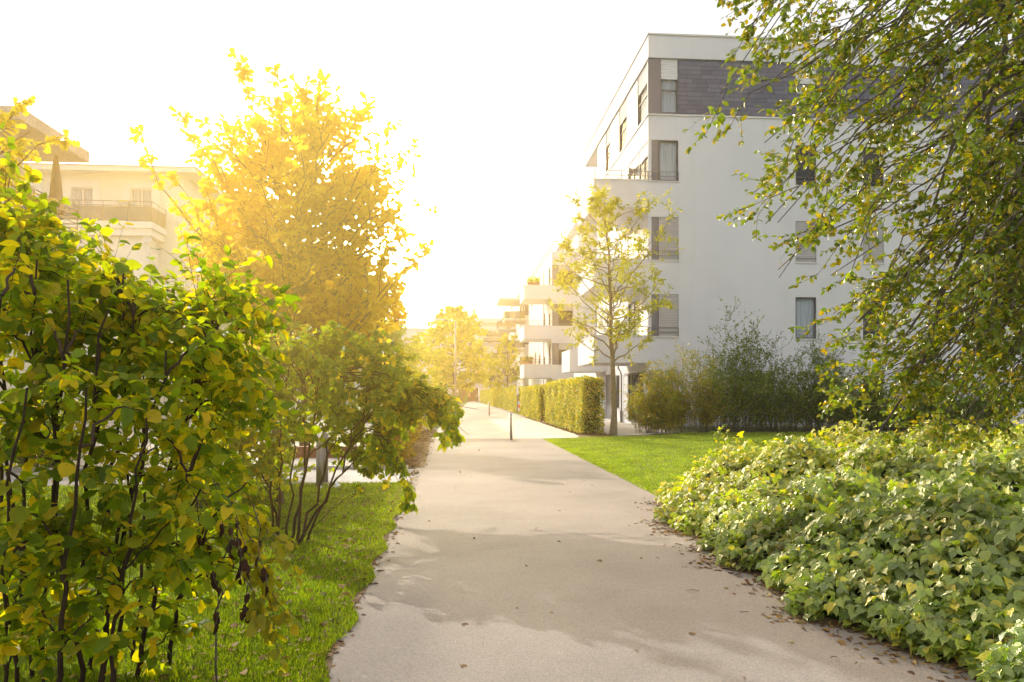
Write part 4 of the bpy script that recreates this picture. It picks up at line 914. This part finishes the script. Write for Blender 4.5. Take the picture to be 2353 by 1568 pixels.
# bright young shoots lower right of the near bush are its own little plant
def side_shoots():
    t = thing('creeper', 'yellow-green creeper with round leaves hanging below the near left bush', 'climbing plant'); p = Plant()
    for px, py, d in ((640,1290,4.0),(665,1310,4.1),(620,1370,3.9),(650,1410,4.0),(600,1300,4.2),(640,1440,4.0),(660,1530,4.0),(610,1420,3.9),(585,1260,4.2)):
        p.limb(W(px - 110, py - 130, d + .1), W(px, py, d), .004, .002, (.05, 0, .12), 7, .03, 4, [dict(n=3, t0=.4, L=.16, rr=.6, k=5, size=.06, tilt=.6)], k=10, size=.062, tilt=.6, t0=.3)
    p.limb(W(500, 1568, 4.1) * [1, 1, 0], W(520, 1180, 4.1), .006, .003, (0, 0, .1), 8, .02, 4)
    p.finish(t, T_ROUND, M['lf_creeper'], M['twig'], 'foliage', 'stems')
M['lf_creeper'] = leaf_mat('creeper_leaf', [(.16, .2, .02), (.22, .24, .02), (.12, .16, .02), (.3, .28, .03)], .55, (1.8, 1.6, .4), .45)
side_shoots()

# ---- arching bush, middle left, reaching over the path
def arching_bush():
    t = thing('arching_bush', 'arching bush behind the near one, branch drooping over the path edge', 'bush')
    p = Plant(); root = W(672, 1248, 8.1); root[2] = -.03
    lv = [dict(n=5, t0=.5, L=.40, a=.8, b=.7, v=(0, 0, -.02), g=-.25, rr=.4, k=9, size=.078, tilt=.6, droop=.4),
          dict(n=2, t0=.3, L=.22, a=.8, b=.8, g=-.2, rr=.5, k=7, size=.08, tilt=.6, droop=.4)]
    tops = [(570,830,8.4),(600,820,8.0),(640,800,8.3),(690,800,7.8),(740,795,8.2),(790,790,8.0),(840,805,8.2),(880,830,7.9),(910,850,8.2),(610,900,8.6),(650,880,7.7),(700,870,8.5),(760,860,7.6),(820,870,8.4),(870,890,7.8),
            (560,900,8.2),(600,960,8.0),(560,1000,8.3),(640,950,8.8),(720,930,7.7),(780,930,8.2),(840,940,7.8),(900,930,8.0),(930,900,7.9),(820,1010,7.9),(860,1040,7.8),(880,980,8.0),(560,1080,8.5),(590,1130,8.4),(610,1040,7.8),(760,1000,8.3),(660,1000,8.4),(540,960,8.0)]
    rb = lambda dx, dy: root + np.array([dx, dy, 0])
    mn = p.mains([(rb(a, b_), W(x_, y_, d_), (c_, 0, .15)) for a, b_, x_, y_, d_, c_ in ((-.2,.1,600,930,8.2,0), (-.14,-.05,650,880,7.9,0), (-.08,.1,690,860,8.3,0), (-.02,-.08,730,880,7.8,.05), (.03,.05,700,900,8.5,.1), (.08,.0,790,880,8.1,.1), (.12,.08,850,890,8.0,.1), (.05,-.1,830,970,7.8,.15), (-.16,.12,590,1020,8.3,0))], .017, .012)
    for px, py, d in tops:
        for rep in range(2):
            q = W(px + R.uniform(-20, 20), py + R.uniform(-5, 30), d + R.uniform(-.3, .3))
            p.limb(p.near(mn, q, .4), q, .008, .0025, (0, 0, .15), 7, .025, 5, lv, k=4, size=.075, t0=.4)
    # the long arch over the path and its hanging end
    arch = [(940,880,7.8),(990,890,7.7),(1030,905,7.6),(1060,930,7.5),(1090,945,7.5),(1075,990,7.5),(1040,985,7.6),(1000,950,7.6),(960,930,7.8),(1010,930,7.9),(1050,1010,7.5),(980,900,8.0)]
    for px, py, d in arch:
        a = W(800, 870, 8.0) + R.uniform(-.15, .15, 3)
        p.limb(a, W(px, py, d), .010, .002, (0, 0, .16), 8, .02, 5, [dict(n=6, t0=.3, L=.28, a=.9, b=.6, v=(0, 0, -.3), g=-.5, rr=.4, k=11, size=.085, tilt=.6, droop=.6), dict(n=2, t0=.3, L=.15, rr=.5, k=6, size=.08, tilt=.6, droop=.5)])
    for px, py, d in ((930,1090,7.4),(945,1130,7.4),(935,1165,7.4),(955,1170,7.4),(915,1080,7.5),(900,1060,7.6)):
        a = W(860, 990, 7.8)
        p.limb(a, W(px, py, d), .006, .002, (.05, 0, .12), 8, .02, 4, [dict(n=5, t0=.4, L=.16, a=.9, b=.5, v=(0, 0, -.3), rr=.5, k=8, size=.075, tilt=.6, droop=.6)])
    for px, py in ((905, 1130), (830, 1125)):
        pass
    p.limb(root, W(820, 1128, 7.8), .005, .002, (.05, 0, .1), 8, .01, 4, [dict(n=3, t0=.85, L=.12, rr=.6, k=8, size=.08)], k=5, size=.085, t0=.9)
    p.finish(t, T_MIX, M['lf_mid'], M['bark_dark'], 'foliage', 'stems')
arching_bush()
g = G(500, 1200)
shrub('twiggy_bush', 'thin-stemmed leafy bush standing between the near bush and the arching bush', g[0], g[1]+.4, 1.75, .95, 34, .06, T_ROUND, M['lf_mid'], M['twig'], 10, twigs=6, base=.3, r0=.008)
g = W(95, 905, 16)
shrub('green_shrub', 'round green shrub seen through the near left bush beside the plaza', g[0], g[1], 2.0, 1.6, 30, .10, T_SMALL, M['lf_mid'], M['twig'], 10)

# golden shrubs on the bed along the left edge of the path
for i, (x, y, h, r_, lb) in enumerate(((-1.45, 17.6, 1.15, .55, 'golden brown shrub at the near end of the left bed, nearest the side path'), (-1.5, 20.2, 1.5, .62, 'taller golden shrub second in the left bed, behind the arching branch'),
        (-1.5, 23.2, 1.35, .6, 'golden shrub third in the left bed'), (-1.6, 27.0, 1.3, .6, 'golden green shrub fourth in the left bed'), (-1.7, 32.0, 1.3, .6, 'distant golden shrub at the far end of the left bed'))):
    shrub('golden_shrub', lb, x, y, h, r_, 34, .062, T_SMALL, M['lf_gold'], M['twig'], 12, 'golden shrubs along the left path edge', up=.6, twigs=6, base=.35, r0=.008)

# ---- trees farther off
round_tree('young_tree', 'slim young tree on the lawn in front of the big pale building', 6.09, 28.6, 9.4, 2.75, 3.1, 44, .17, T_NARROW, M['lf_young'], M['bark_pale'], 11, tr=.125, lean=-.35, spread=.95, twigs=6)
round_tree('round_tree', 'golden round tree standing behind the street lamp at the path end', .2, 95, 12.8, 4.1, 2.2, 90, .40, T_SMALL, M['lf_far'], M['bark'], 13, tr=.2, twigs=5, spread=.5)
round_tree('round_tree', 'pale golden tree left of the far white building, behind the oak', -5.4, 60, 7.4, 2.8, 1.0, 60, .28, T_SMALL, M['lf_far'], M['bark'], 12, tr=.14, twigs=5)
round_tree('round_tree', 'small golden tree lower left of the street lamp, beside the pale golden tree', -3.2, 68, 6.0, 2.2, .9, 36, .24, T_SMALL, M['lf_far'], M['bark'], 9, tr=.12)
round_tree('plane_tree', 'leafy tree hidden behind the oak crown left of the path', -4.4, 23.0, 5.9, 2.0, 1.4, 70, .19, T_SMALL, M['lf_oak2'], M['bark'], 18, tr=.11)
round_tree('plane_tree', 'pale tree beside the cream house, seen left of the oak trunk', -10.0, 36, 6.2, 2.3, 1.2, 40, .17, T_SMALL, M['lf_far'], M['bark'], 9, tr=.12)
round_tree('small_tree', 'small pale tree behind the hedge in front of the far building', 6.1, 122, 7.4, 2.3, 1.8, 34, .28, T_SMALL, M['lf_far'], M['bark'], 8, tr=.1)
round_tree('small_tree', 'green tree rising behind the hedge before the glass balconies', 6.2, 86, 8.3, 2.1, 1.6, 44, .22, T_SMALL, M['lf_young'], M['bark'], 9, tr=.12)
for x, y, h, lb in ((-8, 120, 8, 'far tree left of the round golden tree'), (-16, 110, 9, 'far tree at the left behind the oak trunk'), (-2.2, 128, 4, 'low dark bush by the far passage')):
    round_tree('small_tree', lb, x, y, h, h*.34, h*.2, 34, .32, T_SMALL, M['lf_far'] if h > 5 else M['lf_shade'], M['bark'], 9, tr=.14)
shrub('dark_shrub', 'dark low shrub beside the person at the far end', .6, 146, 2.6, 2.6, 30, .22, T_SMALL, M['lf_shade'], M['twig'], 8, base=1.5)

# ---- shrubs against the big building
SH = [(1500, 30.6, 2.7, .85, 26, 'lf_rowan', 'light rowan-like shrub beside the young tree trunk, leftmost at the building', T_NARROW, .11),
      (1585, 31.2, 3.6, .95, 26, 'lf_rowan', 'arching light green shrub second from the left at the building', T_NARROW, .10),
      (1690, 31.5, 4.7, 1.15, 54, 'lf_shade', 'tallest dark shrub with upright feathery shoots against the pale wall', T_SMALL, .085),
      (1800, 31.8, 3.6, 1.2, 36, 'lf_shade', 'dark bushy shrub under the lit first floor window', T_SMALL, .085),
      (1890, 31.4, 3.9, .8, 36, 'lf_shade', 'dark shrub with one tall spike, right of the window shrub', T_NARROW, .10),
      (1975, 31.8, 3.0, 1.1, 32, 'lf_shade', 'low dark shrub left of the ground floor dark window', T_SMALL, .09),
      (2090, 32.5, 1.7, 1.3, 30, 'lf_shade', 'low ground-hugging shrub below the dark ground floor window', T_SMALL, .09),
      (2230, 32.0, 2.6, 1.6, 34, 'lf_shade', 'dark shrub mostly hidden by the hanging branches at the right', T_SMALL, .10)]
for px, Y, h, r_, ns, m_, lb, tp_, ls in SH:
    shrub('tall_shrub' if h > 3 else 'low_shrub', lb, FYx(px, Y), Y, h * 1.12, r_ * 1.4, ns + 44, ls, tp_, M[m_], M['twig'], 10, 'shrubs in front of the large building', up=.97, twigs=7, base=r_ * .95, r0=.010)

# ---- hanging branches, upper right
def overhang():
    t = thing('elm_tree', 'tree at the right edge with leafy branches hanging across the view', 'tree')
    p = Plant(); b = np.array([6.3, 5.6, -.03]); top = np.array([5.6, 5.9, 7.4])
    tp = p.bez(b, (b+top)/2 + [.25, 0, 0], top, 12, .005); p.trunk.tube(tp, [.24] + list(np.linspace(.2, .06, 12)), 12, False)
    lv = [dict(n=7, t0=.25, L=.72, a=1.0, b=.55, v=(-.12, -.05, .0), g=-.08, rr=.36, k=5, size=.05, tilt=.7, sides=4, seg=5),
          dict(n=5, t0=.2, L=.30, a=.9, b=.6, v=(-.1, 0, -.05), rr=.5, k=9, size=.049, tilt=.7, droop=.25, sides=3),
          ]
    tg = [(1700,20,5.6),(1690,70,5.9),(1665,155,5.7),(1740,110,6.2),(1740,240,5.8),(1780,300,5.6),(1765,345,5.9),(1730,440,5.7),(1745,520,5.9),(1780,625,5.8),(1830,560,6.2),(1850,420,5.4),(1840,240,6.3),(1820,60,6.4),(1800,180,5.4),
          (1910,740,5.9),(1935,770,6.2),(1980,700,5.6),(1920,620,5.5),(1990,830,6.0),(2000,900,6.3),(1990,960,6.5),(2040,1000,6.6),(2060,870,5.8),(2100,780,5.5),(2100,960,6.2),(2180,1010,6.4),(2200,900,5.7),(2250,980,6.0),(2320,1000,6.3),(2300,860,5.6),
          (1960,120,6.5),(1960,300,5.9),(1970,480,6.3),(2050,220,5.6),(2060,400,5.4),(2080,600,5.8),(2150,100,6.1),(2150,330,6.4),(2160,520,5.5),(2180,700,6.1),(2250,200,5.7),(2250,420,6.2),(2270,620,5.7),(2280,760,6.3),(2340,300,6),(2350,520,5.8),(2340,700,6.1),(2340,100,6.4),(2340,850,5.4),(2150,850,6.6),(2230,540,5.2),(2050,60,5.8),(1880,130,5.9),(1890,330,6.0),(2400,400,6),(2420,600,6),(2440,800,6),(2420,200,6.2),(2400,940,6.2)]
    tg += [(2010,790,6.4),(2080,930,6.0),(2150,900,5.8),(2280,900,6.6),(2200,800,6.5),(2130,730,6.0),(2300,960,5.7),(2240,1010,6.1),(2060,1010,6.4),(2150,1000,6.0)]
    tg = [(px + (15 if px < 2000 else 0), py - (55 if py > 780 else 0), d) for px, py, d in tg]
    for i, (px, py, d) in enumerate(tg):
        for rep in range(2 if (py > 700 or px < 2060 or i % 3 == 0) else 1):
            q = W(px + R.uniform(-15, 25), py + R.uniform(-20, 20), d + R.uniform(-.3, .3))
            zz = q[2] + 1.2 + .35 * abs(6 - q[0]); j = int(np.argmin(np.abs(tp[:, 2] - min(zz, 6.8))))
            p.limb(tp[j], q, .018, .0035, (.2, 0, .55), 10, .014, 5, lv, k=5, size=.055, t0=.7)
    for a, b_ in (((2480,-200),(2040,1000)), ((2500,-150),(2290,420)), ((2360,-250),(2230,560)), ((2500,100),(1960,760)), ((2400,-300),(2130,520)), ((2550,200),(2060,800))):
        p.limb(W(*a, 6.1), W(*b_, 5.9), .032, .008, (.1, 0, .1), 12, .012, 7)
    p.finish(t, T_OVATE, M['lf_over'], M['twig'], 'foliage', 'branches', M['bark'])
overhang()

# ---- clipped hornbeam hedges along the right side of the path
def hedge(y0, y1, x0, x1, h, label, dens, leaf):
    t = thing('hedge', label, 'hedge', group='clipped hedges along the path')
    nx, ny, nz = max(2, int((x1-x0)/.3)), max(3, int((y1-y0)/.4)), 5
    mb = MB(); i_ = .13; mb.box(x0+i_, x1-i_, y0+i_, y1-i_, .18, h-i_); mb.build('inner_twigs', M['hedge_core'], t)
    faces = [('x', x0, (y1-y0)*h), ('x', x1, (y1-y0)*h*.4), ('y', y0, (x1-x0)*h), ('y', y1, (x1-x0)*h*.5), ('z', h, (x1-x0)*(y1-y0))]
    P, N = [], []
    def lump(a, b): return .045 * np.sin(a*3.1+1) * np.sin(b*2.7) + .03 * np.sin(a*7.3) * np.sin(b*6.1+2)
    for ax, c, ar in faces:
        n = int(ar * dens)
        X = R.uniform(x0, x1, n); Y = R.uniform(y0, y1, n); Z = R.uniform(.08, h, n) ** 1.0
        dp = np.abs(R.normal(size=n)) * .07 - .03
        if ax == 'x': s = 1 if c == x0 else -1; X = c + s * (dp + lump(Y, Z)); nn = np.tile([-s, 0, .35], (n, 1))
        elif ax == 'y': s = 1 if c == y0 else -1; Y = c + s * (dp + lump(X*2, Z)); nn = np.tile([0, -s, .35], (n, 1))
        else: Z = c - dp - lump(X*2, Y); nn = np.tile([0, 0, 1.], (n, 1))
        # rounded top edges
        e = np.clip(Z - (h - .22), 0, None) / .22
        X = np.where(X < (x0+x1)/2, X + .07*e*e, X - .07*e*e); Y = np.where(Y < y0 + .5, Y + .07*e*e, Y)
        keep = (Z > .3) | (R.uniform(size=n) < .4 + Z)
        P.append(np.c_[X, Y, Z][keep]); N.append(nn[keep])
    P = np.concatenate(P); N = norm(np.concatenate(N) + R.normal(size=P.shape) * .55); n = len(P)
    D = norm(R.normal(size=(n, 3)) + [0, -.2, -.5])
    link('foliage', leaf_mesh('foliage', T_QUAD if leaf > .1 else T_SMALL, P, D, N, leaf * R.uniform(.6, 1.25, n)), M['lf_hedge'], t)
    mb = MB()
    for k in range(int((y1-y0) * 2.2)):
        x = R.uniform(x0+.1, x1-.1); y = R.uniform(y0+.05, y1-.1); mb.tube([(x, y, -.02), (x + R.uniform(-.05, .05), y, .3), (x + R.uniform(-.1, .1), y, .7)], [.02, .015, .008], 5, False)
    mb.build('stems', M['bark'], t)
M['hedge_core'] = surf('hedge_twigs_inside', [(.05, .05, .012), (.11, .10, .02), (.15, .12, .03)], 11, .95, .9, .06, 6)
HG = [(29.0, 40.6, 4.95, 5.80, 2.2, 'nearest clipped yellow-green hedge block, left of the young tree', 760, .085),
      (43.6, 55.4, 4.92, 5.70, 2.05, 'second clipped hedge block, between the bicycle gap and the barrier posts', 520, .095),
      (61.0, 77.0, 5.05, 5.75, 2.10, 'third clipped hedge block, directly behind the sign post', 300, .12),
      (79.8, 95.0, 5.05, 5.75, 2.10, 'fourth clipped hedge block along the path', 220, .14),
      (97.0, 104., 5.05, 5.75, 2.10, 'fifth clipped hedge block, a short one', 180, .16),
      (106., 122., 5.05, 5.75, 2.10, 'sixth clipped hedge block, second from the far end', 150, .17),
      (124., 140., 5.05, 5.75, 2.10, 'farthest clipped hedge block by the distant walkers', 120, .19)]
for a in HG: hedge(*a)

# ---- bramble thicket, right foreground
def bramble():
    t = thing('bramble_thicket', 'spreading bramble thicket with three-part grey-green leaves at the right path edge', 'bramble')
    ex = np.array([0, 3.3, 4.2, 5.2, 6.2, 7.2, 8.5, 10.2, 11.5, 12.6, 13.6]); ev = np.array([3.2, 3.0, 2.78, 2.66, 2.55, 2.66, 2.62, 2.85, 3.5, 4.6, 9.5])
    def edge(y): return np.interp(y, ex, ev) + .12 * np.sin(y * 3.3) + .07 * np.sin(y * 7.9 + 1)
    def H(x, y):
        d = np.clip(x - edge(y), 0, None); back = np.clip((13.4 - y) / 1.6, 0, 1)
        h = .15 + .70 * (1 - np.exp(-d / .95)); h = h * (back ** .5)
        return h + .13 * np.sin(x*2.3+y*1.1) * np.minimum(1, d) + .07 * np.sin(x*4.1 - y*3.7) * np.minimum(1, d*1.5) + .09*np.sin(y*5.3+x*.7) * np.minimum(1, d) + .05*np.sin(x*9.1+y*3)*np.sin(y*8.3-x*2) * np.minimum(1, d*1.5)
    # dark filler sheet under the leaves, with shade put into its colour
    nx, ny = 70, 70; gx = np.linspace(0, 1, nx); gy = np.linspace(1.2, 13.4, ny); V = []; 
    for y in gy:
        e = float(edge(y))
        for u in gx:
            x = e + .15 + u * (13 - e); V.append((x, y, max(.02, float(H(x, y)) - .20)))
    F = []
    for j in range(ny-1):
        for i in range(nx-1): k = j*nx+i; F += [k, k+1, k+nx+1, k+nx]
    link('shade_fill', mesh_np('shade_fill', np.array(V), np.array(F), np.full(len(F)//4, 4)), M['bramble_core'], t)
    P = []
    for (n, ya, yb) in ((4800, 2.2, 5.5), (7000, 5.5, 9), (7500, 9, 13.3)):
        y = R.uniform(ya, yb, n); e = edge(y); wid = np.minimum(10.5, y * .80 + 1.0) - e
        wid = np.clip(wid, .6, None); x = e - .06 + R.uniform(0, 1, n) ** 1.1 * wid
        z = H(x, y) - np.abs(R.normal(size=n)) * .10 + .03 + .12 * (R.uniform(size=n) < .10)
        P.append(np.c_[x, y, np.maximum(z, .05)])
    P = np.concatenate(P); n = len(P)
    eps = .08; gx_ = (H(P[:,0]+eps, P[:,1]) - H(P[:,0]-eps, P[:,1])) / (2*eps); gy_ = (H(P[:,0], P[:,1]+eps) - H(P[:,0], P[:,1]-eps)) / (2*eps)
    N = norm(np.c_[-gx_*.55, -gy_*.55, np.ones(n)] + R.normal(size=(n, 3)) * .36)
    D = norm(np.c_[-.75 - .3*gx_, -.45 - .2*gy_, -.28 - .1*np.abs(gx_)] + R.normal(size=(n, 3)) * .55)
    P = P - D * .08
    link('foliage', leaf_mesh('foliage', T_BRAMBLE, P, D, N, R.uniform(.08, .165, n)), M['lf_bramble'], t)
    mb = MB()
    for _ in range(150):
        y = R.uniform(3, 12.6); x = edge(y) + R.uniform(.1, 4.5); L = R.uniform(.5, 1.3); a = R.uniform(2.2, 4.6)
        pts = []
        for k in range(8):
            q = k / 7; xx = x + math.cos(a)*L*q; yy = y + math.sin(a)*L*q*.6
            xx = max(xx, float(edge(yy)) + .02 * k); hh = float(H(xx, yy))
            pts.append((xx, yy, max(.02, hh + .05*math.sin(PI*q) * 1.5 - .02)))
        mb.tube(pts, list(np.linspace(.0042, .002, 8)), 4, False)
    mb.build('canes', M['cane'], t, True)
    # a few upright shoots above the mass, at the back
    s_ = Plant()
    for px, py, d in ((1655, 980, 11.6), (1670, 985, 11.4), (1700, 1000, 11.6), (1860, 1000, 11.8), (1930, 1005, 11.6), (2010, 1020, 11.3), (1790, 1010, 11.5), (1960, 995, 11.9), (1560, 1090, 10.6), (1600, 1050, 11)):
        q = W(px, py, d); s_.limb(q - [0.1, .1, .5], q, .005, .002, (0, 0, .1), 6, .02, 4, None, k=7, size=.12, tilt=.4, t0=.3)
    link('young_shoots', leaf_mesh('young_shoots', T_BRAMBLE, np.concatenate(s_.P), np.concatenate(s_.D), np.concatenate(s_.N), np.concatenate(s_.S)), M['lf_mid'], t); s_.wood.build('shoot_stems', M['cane'], t)
    return edge
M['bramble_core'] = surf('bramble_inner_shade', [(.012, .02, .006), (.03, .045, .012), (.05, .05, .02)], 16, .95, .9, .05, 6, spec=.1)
edge = bramble()

# ---- grass
def grass(name, n, fn, hlo, hhi, w, label=None):
    P = fn(n); k = len(P)
    D = norm(np.c_[R.normal(size=(k, 2)) * .45, np.ones(k)]); N = R.normal(size=(k, 3)) * [1, 1, .1]
    S = R.uniform(hlo, hhi, k); d = np.hypot(P[:, 0], P[:, 1]); ww = w * np.clip(d / 6, .7, 3.0) / S
    o = link(name, leaf_mesh(name, T_BLADE, P, D, N, S, ww), M['blade']); return tag(o, label, 'grass', kind='stuff')
def left_pts(n):
    y = np.exp(R.uniform(math.log(2.2), math.log(13.7), n)); w = np.minimum(7.0, .35 + y * .62)
    x = -.70 - R.uniform(0, 1, n) ** 1.25 * w + .05 * np.sin(y*5) - .02
    return np.c_[x, y, np.full(n, .004)]
def right_pts(n):
    y = R.uniform(10.8, 30.5, n); x = 3.14 + R.uniform(0, 1, n) ** 1.3 * (3 + y * .62)
    lim = np.interp(y, [26.6, 26.9, 27.6, 28.3, 30], [3.1, 4.1, 4.9, 7.4, 9.2], left=0)
    k = (x > lim); return np.c_[x, y, np.full(n, .004)][k]
grass('lawn_grass', 150000, left_pts, .025, .06, .0055, 'short green grass of the left lawn')
grass('lawn_grass', 110000, right_pts, .025, .055, .0045, 'short bright grass of the right lawn')
def tuft_pts(n):
    y = R.uniform(56, 61, n); x = R.uniform(4.85, 5.9, n); return np.c_[x, y, np.full(n, .02)]
grass('tall_grass', 2500, tuft_pts, .08, .2, .004, 'tuft of grass in the hedge gap by the barrier posts')

ye = list(np.arange(2.6, 13, .15)); strip_sheet('bramble_edge_soil', wob(lambda y: float(edge(y)) - .06, ye, .08, 1.2, 8), [(float(edge(y)) + .5, y) for y in ye], .017, M['soil'])
# ---- fallen leaves and litter
def scatter(name, P, size, mat, label, tpl=T_OVATE, lift=.015):
    n = len(P); N = norm(np.array([0, 0, 1.]) + R.normal(size=(n, 3)) * .3); D = norm(R.normal(size=(n, 3)) * [1, 1, .15])
    P[:, 2] += lift
    return tag(link(name, leaf_mesh(name, tpl, P, D, N, size * R.uniform(.5, 1.2, n)), mat), label, 'leaves', kind='stuff')
n = 900; y = R.uniform(2.5, 26, n); pts = [np.c_[R.uniform(-.75, 3.1, n) , y, np.zeros(n)][R.uniform(size=n) < .07]]
n = 1500; y = R.uniform(3, 15, n); pts.append(np.c_[edge(y) - np.abs(R.normal(size=n)) * .16 + .05, y, np.zeros(n)])
n = 800; y = R.uniform(3, 16, n); pts.append(np.c_[-.77 + R.normal(size=n) * .07, y, np.zeros(n)])
n = 1100; y = R.uniform(3, 13, n); pts.append(np.c_[-.8 - np.abs(R.normal(size=n)) * .9, y, np.full(n, .02)])
scatter('fallen_leaves', np.concatenate(pts), .062, M['lf_fallen'], 'brown fallen leaves scattered along the path edges')
n = 5200; y = R.uniform(16.4, 33, n); P = np.c_[-.78 - R.uniform(0, 1, n) * .9 + R.normal(size=n)*.12, y, np.full(n, .01)]
scatter('fallen_leaves', P, .075, M['lf_fallen'], 'brown leaf litter under the golden shrubs', T_SMALL)
n = 6500; y = 27.8 + R.uniform(0, 1, n)**1.3 * 35; P = np.c_[4.75 + R.uniform(0, 1.2, n), y, np.full(n, .02)]; P = P[(P[:, 0] > np.interp(y, [27.8, 29], [5.2, 4.7]))]
scatter('fallen_leaves', P, .08, M['lf_fallen'], 'brown leaf litter beneath the hedges', T_SMALL)
mb = MB()
for _ in range(34):
    y = R.uniform(3.2, 9); x = float(edge(y)) - abs(R.normal()) * .25; a = R.uniform(0, 2*PI); L = R.uniform(.03, .10)
    mb.tube([(x, y, .018), (x + math.cos(a)*L*.5, y + math.sin(a)*L*.5, .024), (x + math.cos(a+.3)*L, y + math.sin(a+.3)*L, .018)], .0022, 4)
tag(mb.build('fallen_twigs', M['bark_dark']), 'thin broken twigs lying along the bramble edge', 'twigs', kind='stuff')

# ================================================================ LIGHT, HAZE, CAMERA
def sph(az, el): az, el = math.radians(az), math.radians(el); return Vector((math.sin(az)*math.cos(el), math.cos(az)*math.cos(el), math.sin(el)))
SUN_AZ, SUN_EL = -40.0, 29.0
sd = sph(SUN_AZ, SUN_EL)
L = bpy.data.lights.new('sun', 'SUN'); L.energy = 5.0; L.angle = math.radians(.53); L.color = (1.0, .90, .74)
so_ = bpy.data.objects.new('sun', L); C.objects.link(so_); so_.rotation_euler = (-sd).to_track_quat('-Z', 'Y').to_euler(); so_.location = (0, 0, 40)

w = bpy.data.worlds.new('World'); bpy.context.scene.world = w; w.use_nodes = True
nt = w.node_tree; nt.nodes.clear(); l = nt.links.new
out = nt.nodes.new('ShaderNodeOutputWorld'); bg = nt.nodes.new('ShaderNodeBackground'); bg.inputs[1].default_value = .12
sky = nt.nodes.new('ShaderNodeTexSky'); sky.sky_type = 'NISHITA'; sky.sun_disc = False
sky.sun_elevation = math.radians(SUN_EL); sky.sun_rotation = math.radians(SUN_AZ % 360); sky.dust_density = 3.0
tc = nt.nodes.new('ShaderNodeTexCoord'); nrm = N_(nt, 'ShaderNodeVectorMath', operation='NORMALIZE'); l(tc.outputs['Generated'], nrm.inputs[0])
GD = Vector(W(845, 440, 1.0) - np.array([0, 0, CAM_Z])).normalized()      # centre of a warm glow added to the sky, apart from the sun
dt = N_(nt, 'ShaderNodeVectorMath', operation='DOT_PRODUCT'); l(nrm.outputs[0], dt.inputs[0]); dt.inputs[1].default_value = GD
cl = N_(nt, 'ShaderNodeMath', operation='MAXIMUM'); l(dt.outputs['Value'], cl.inputs[0]); cl.inputs[1].default_value = 0
def lobe(n, amp, col):
    p = N_(nt, 'ShaderNodeMath', operation='POWER'); l(cl.outputs[0], p.inputs[0]); p.inputs[1].default_value = n
    m = N_(nt, 'ShaderNodeVectorMath', operation='SCALE'); m.inputs[0].default_value = [c * amp for c in col]; l(p.outputs[0], m.inputs['Scale']); return m
acc = None
SKY_WHITE = 7.9
base = N_(nt, 'ShaderNodeVectorMath', operation='SCALE'); l(sky.outputs[0], base.inputs[0]); base.inputs['Scale'].default_value = .22
hz = N_(nt, 'ShaderNodeVectorMath', operation='ADD'); l(base.outputs[0], hz.inputs[0]); hz.inputs[1].default_value = (SKY_WHITE, SKY_WHITE * .985, SKY_WHITE * .97)
acc = hz
for n_, a_, c_ in GLOW_LOBES:
    m = lobe(n_, a_, c_); s = N_(nt, 'ShaderNodeVectorMath', operation='ADD'); l(acc.outputs[0], s.inputs[0]); l(m.outputs[0], s.inputs[1]); acc = s
l(acc.outputs[0], bg.inputs[0]); l(bg.outputs[0], out.inputs[0])

# thin haze, plus an added orange mist ball that veils the oak in glow
m, nt2, o2 = nodes('glow_haze'); vs = nt2.nodes.new('ShaderNodeVolumeScatter'); l2 = nt2.links.new
vs.inputs['Anisotropy'].default_value = .62
tc2 = N_(nt2, 'ShaderNodeTexCoord'); mp2 = N_(nt2, 'ShaderNodeMapping', vector_type='POINT')
c_ = W(*GLOW_MIST_C); mp2.inputs['Location'].default_value = [-c_[i] / GLOW_MIST_R[i] for i in range(3)]; mp2.inputs['Scale'].default_value = [1 / q for q in GLOW_MIST_R]
l2(tc2.outputs['Object'], mp2.inputs[0])
ln = N_(nt2, 'ShaderNodeVectorMath', operation='LENGTH'); l2(mp2.outputs[0], ln.inputs[0])
mr2 = N_(nt2, 'ShaderNodeMapRange', interpolation_type='SMOOTHSTEP', i_1=0, i_2=1, i_3=GLOW_MIST, i_4=HAZE); l2(ln.outputs['Value'], mr2.inputs[0]); l2(mr2.outputs[0], vs.inputs['Density'])
mc2 = N_(nt2, 'ShaderNodeMix', data_type='RGBA'); mcr = N_(nt2, 'ShaderNodeMapRange', i_1=.75, i_2=1.3, i_3=0, i_4=1); l2(ln.outputs['Value'], mcr.inputs[0]); l2(mcr.outputs[0], mc2.inputs[0]); mc2.inputs[6].default_value = (1, .60, .13, 1); mc2.inputs[7].default_value = (1, .86, .66, 1); l2(mc2.outputs[2], vs.inputs['Color'])
l2(vs.outputs[0], o2.inputs['Volume'])
mb = MB(); mb.box(-70, 75, -12, 190, -.5, 26); h = mb.build('haze', m); tag(h, kind='structure')
m.cycles.volume_sampling = 'MULTIPLE_IMPORTANCE'

cam = bpy.data.cameras.new('camera'); co = bpy.data.objects.new('camera', cam); C.objects.link(co)
co.location = (0, 0, CAM_Z); co.rotation_euler = (PI/2, 0, -YAW)
cam.sensor_width = 36; cam.lens = FPX / 2353 * 36; cam.shift_y = (HY - 784) / 2353; cam.clip_start = .05; cam.clip_end = 2000
sc = bpy.context.scene; sc.camera = co
sc.view_settings.view_transform = 'Standard'; sc.view_settings.look = 'None'; sc.view_settings.exposure = 0; sc.view_settings.gamma = 1
sc.cycles.use_denoising = True
sc.cycles.max_bounces = 8; sc.cycles.transmission_bounces = 6; sc.cycles.diffuse_bounces = 4; sc.cycles.transparent_max_bounces = 8; sc.cycles.volume_bounces = 0
sc.cycles.volume_step_rate = .15; sc.cycles.volume_max_steps = 256; sc.cycles.sample_clamp_indirect = 6
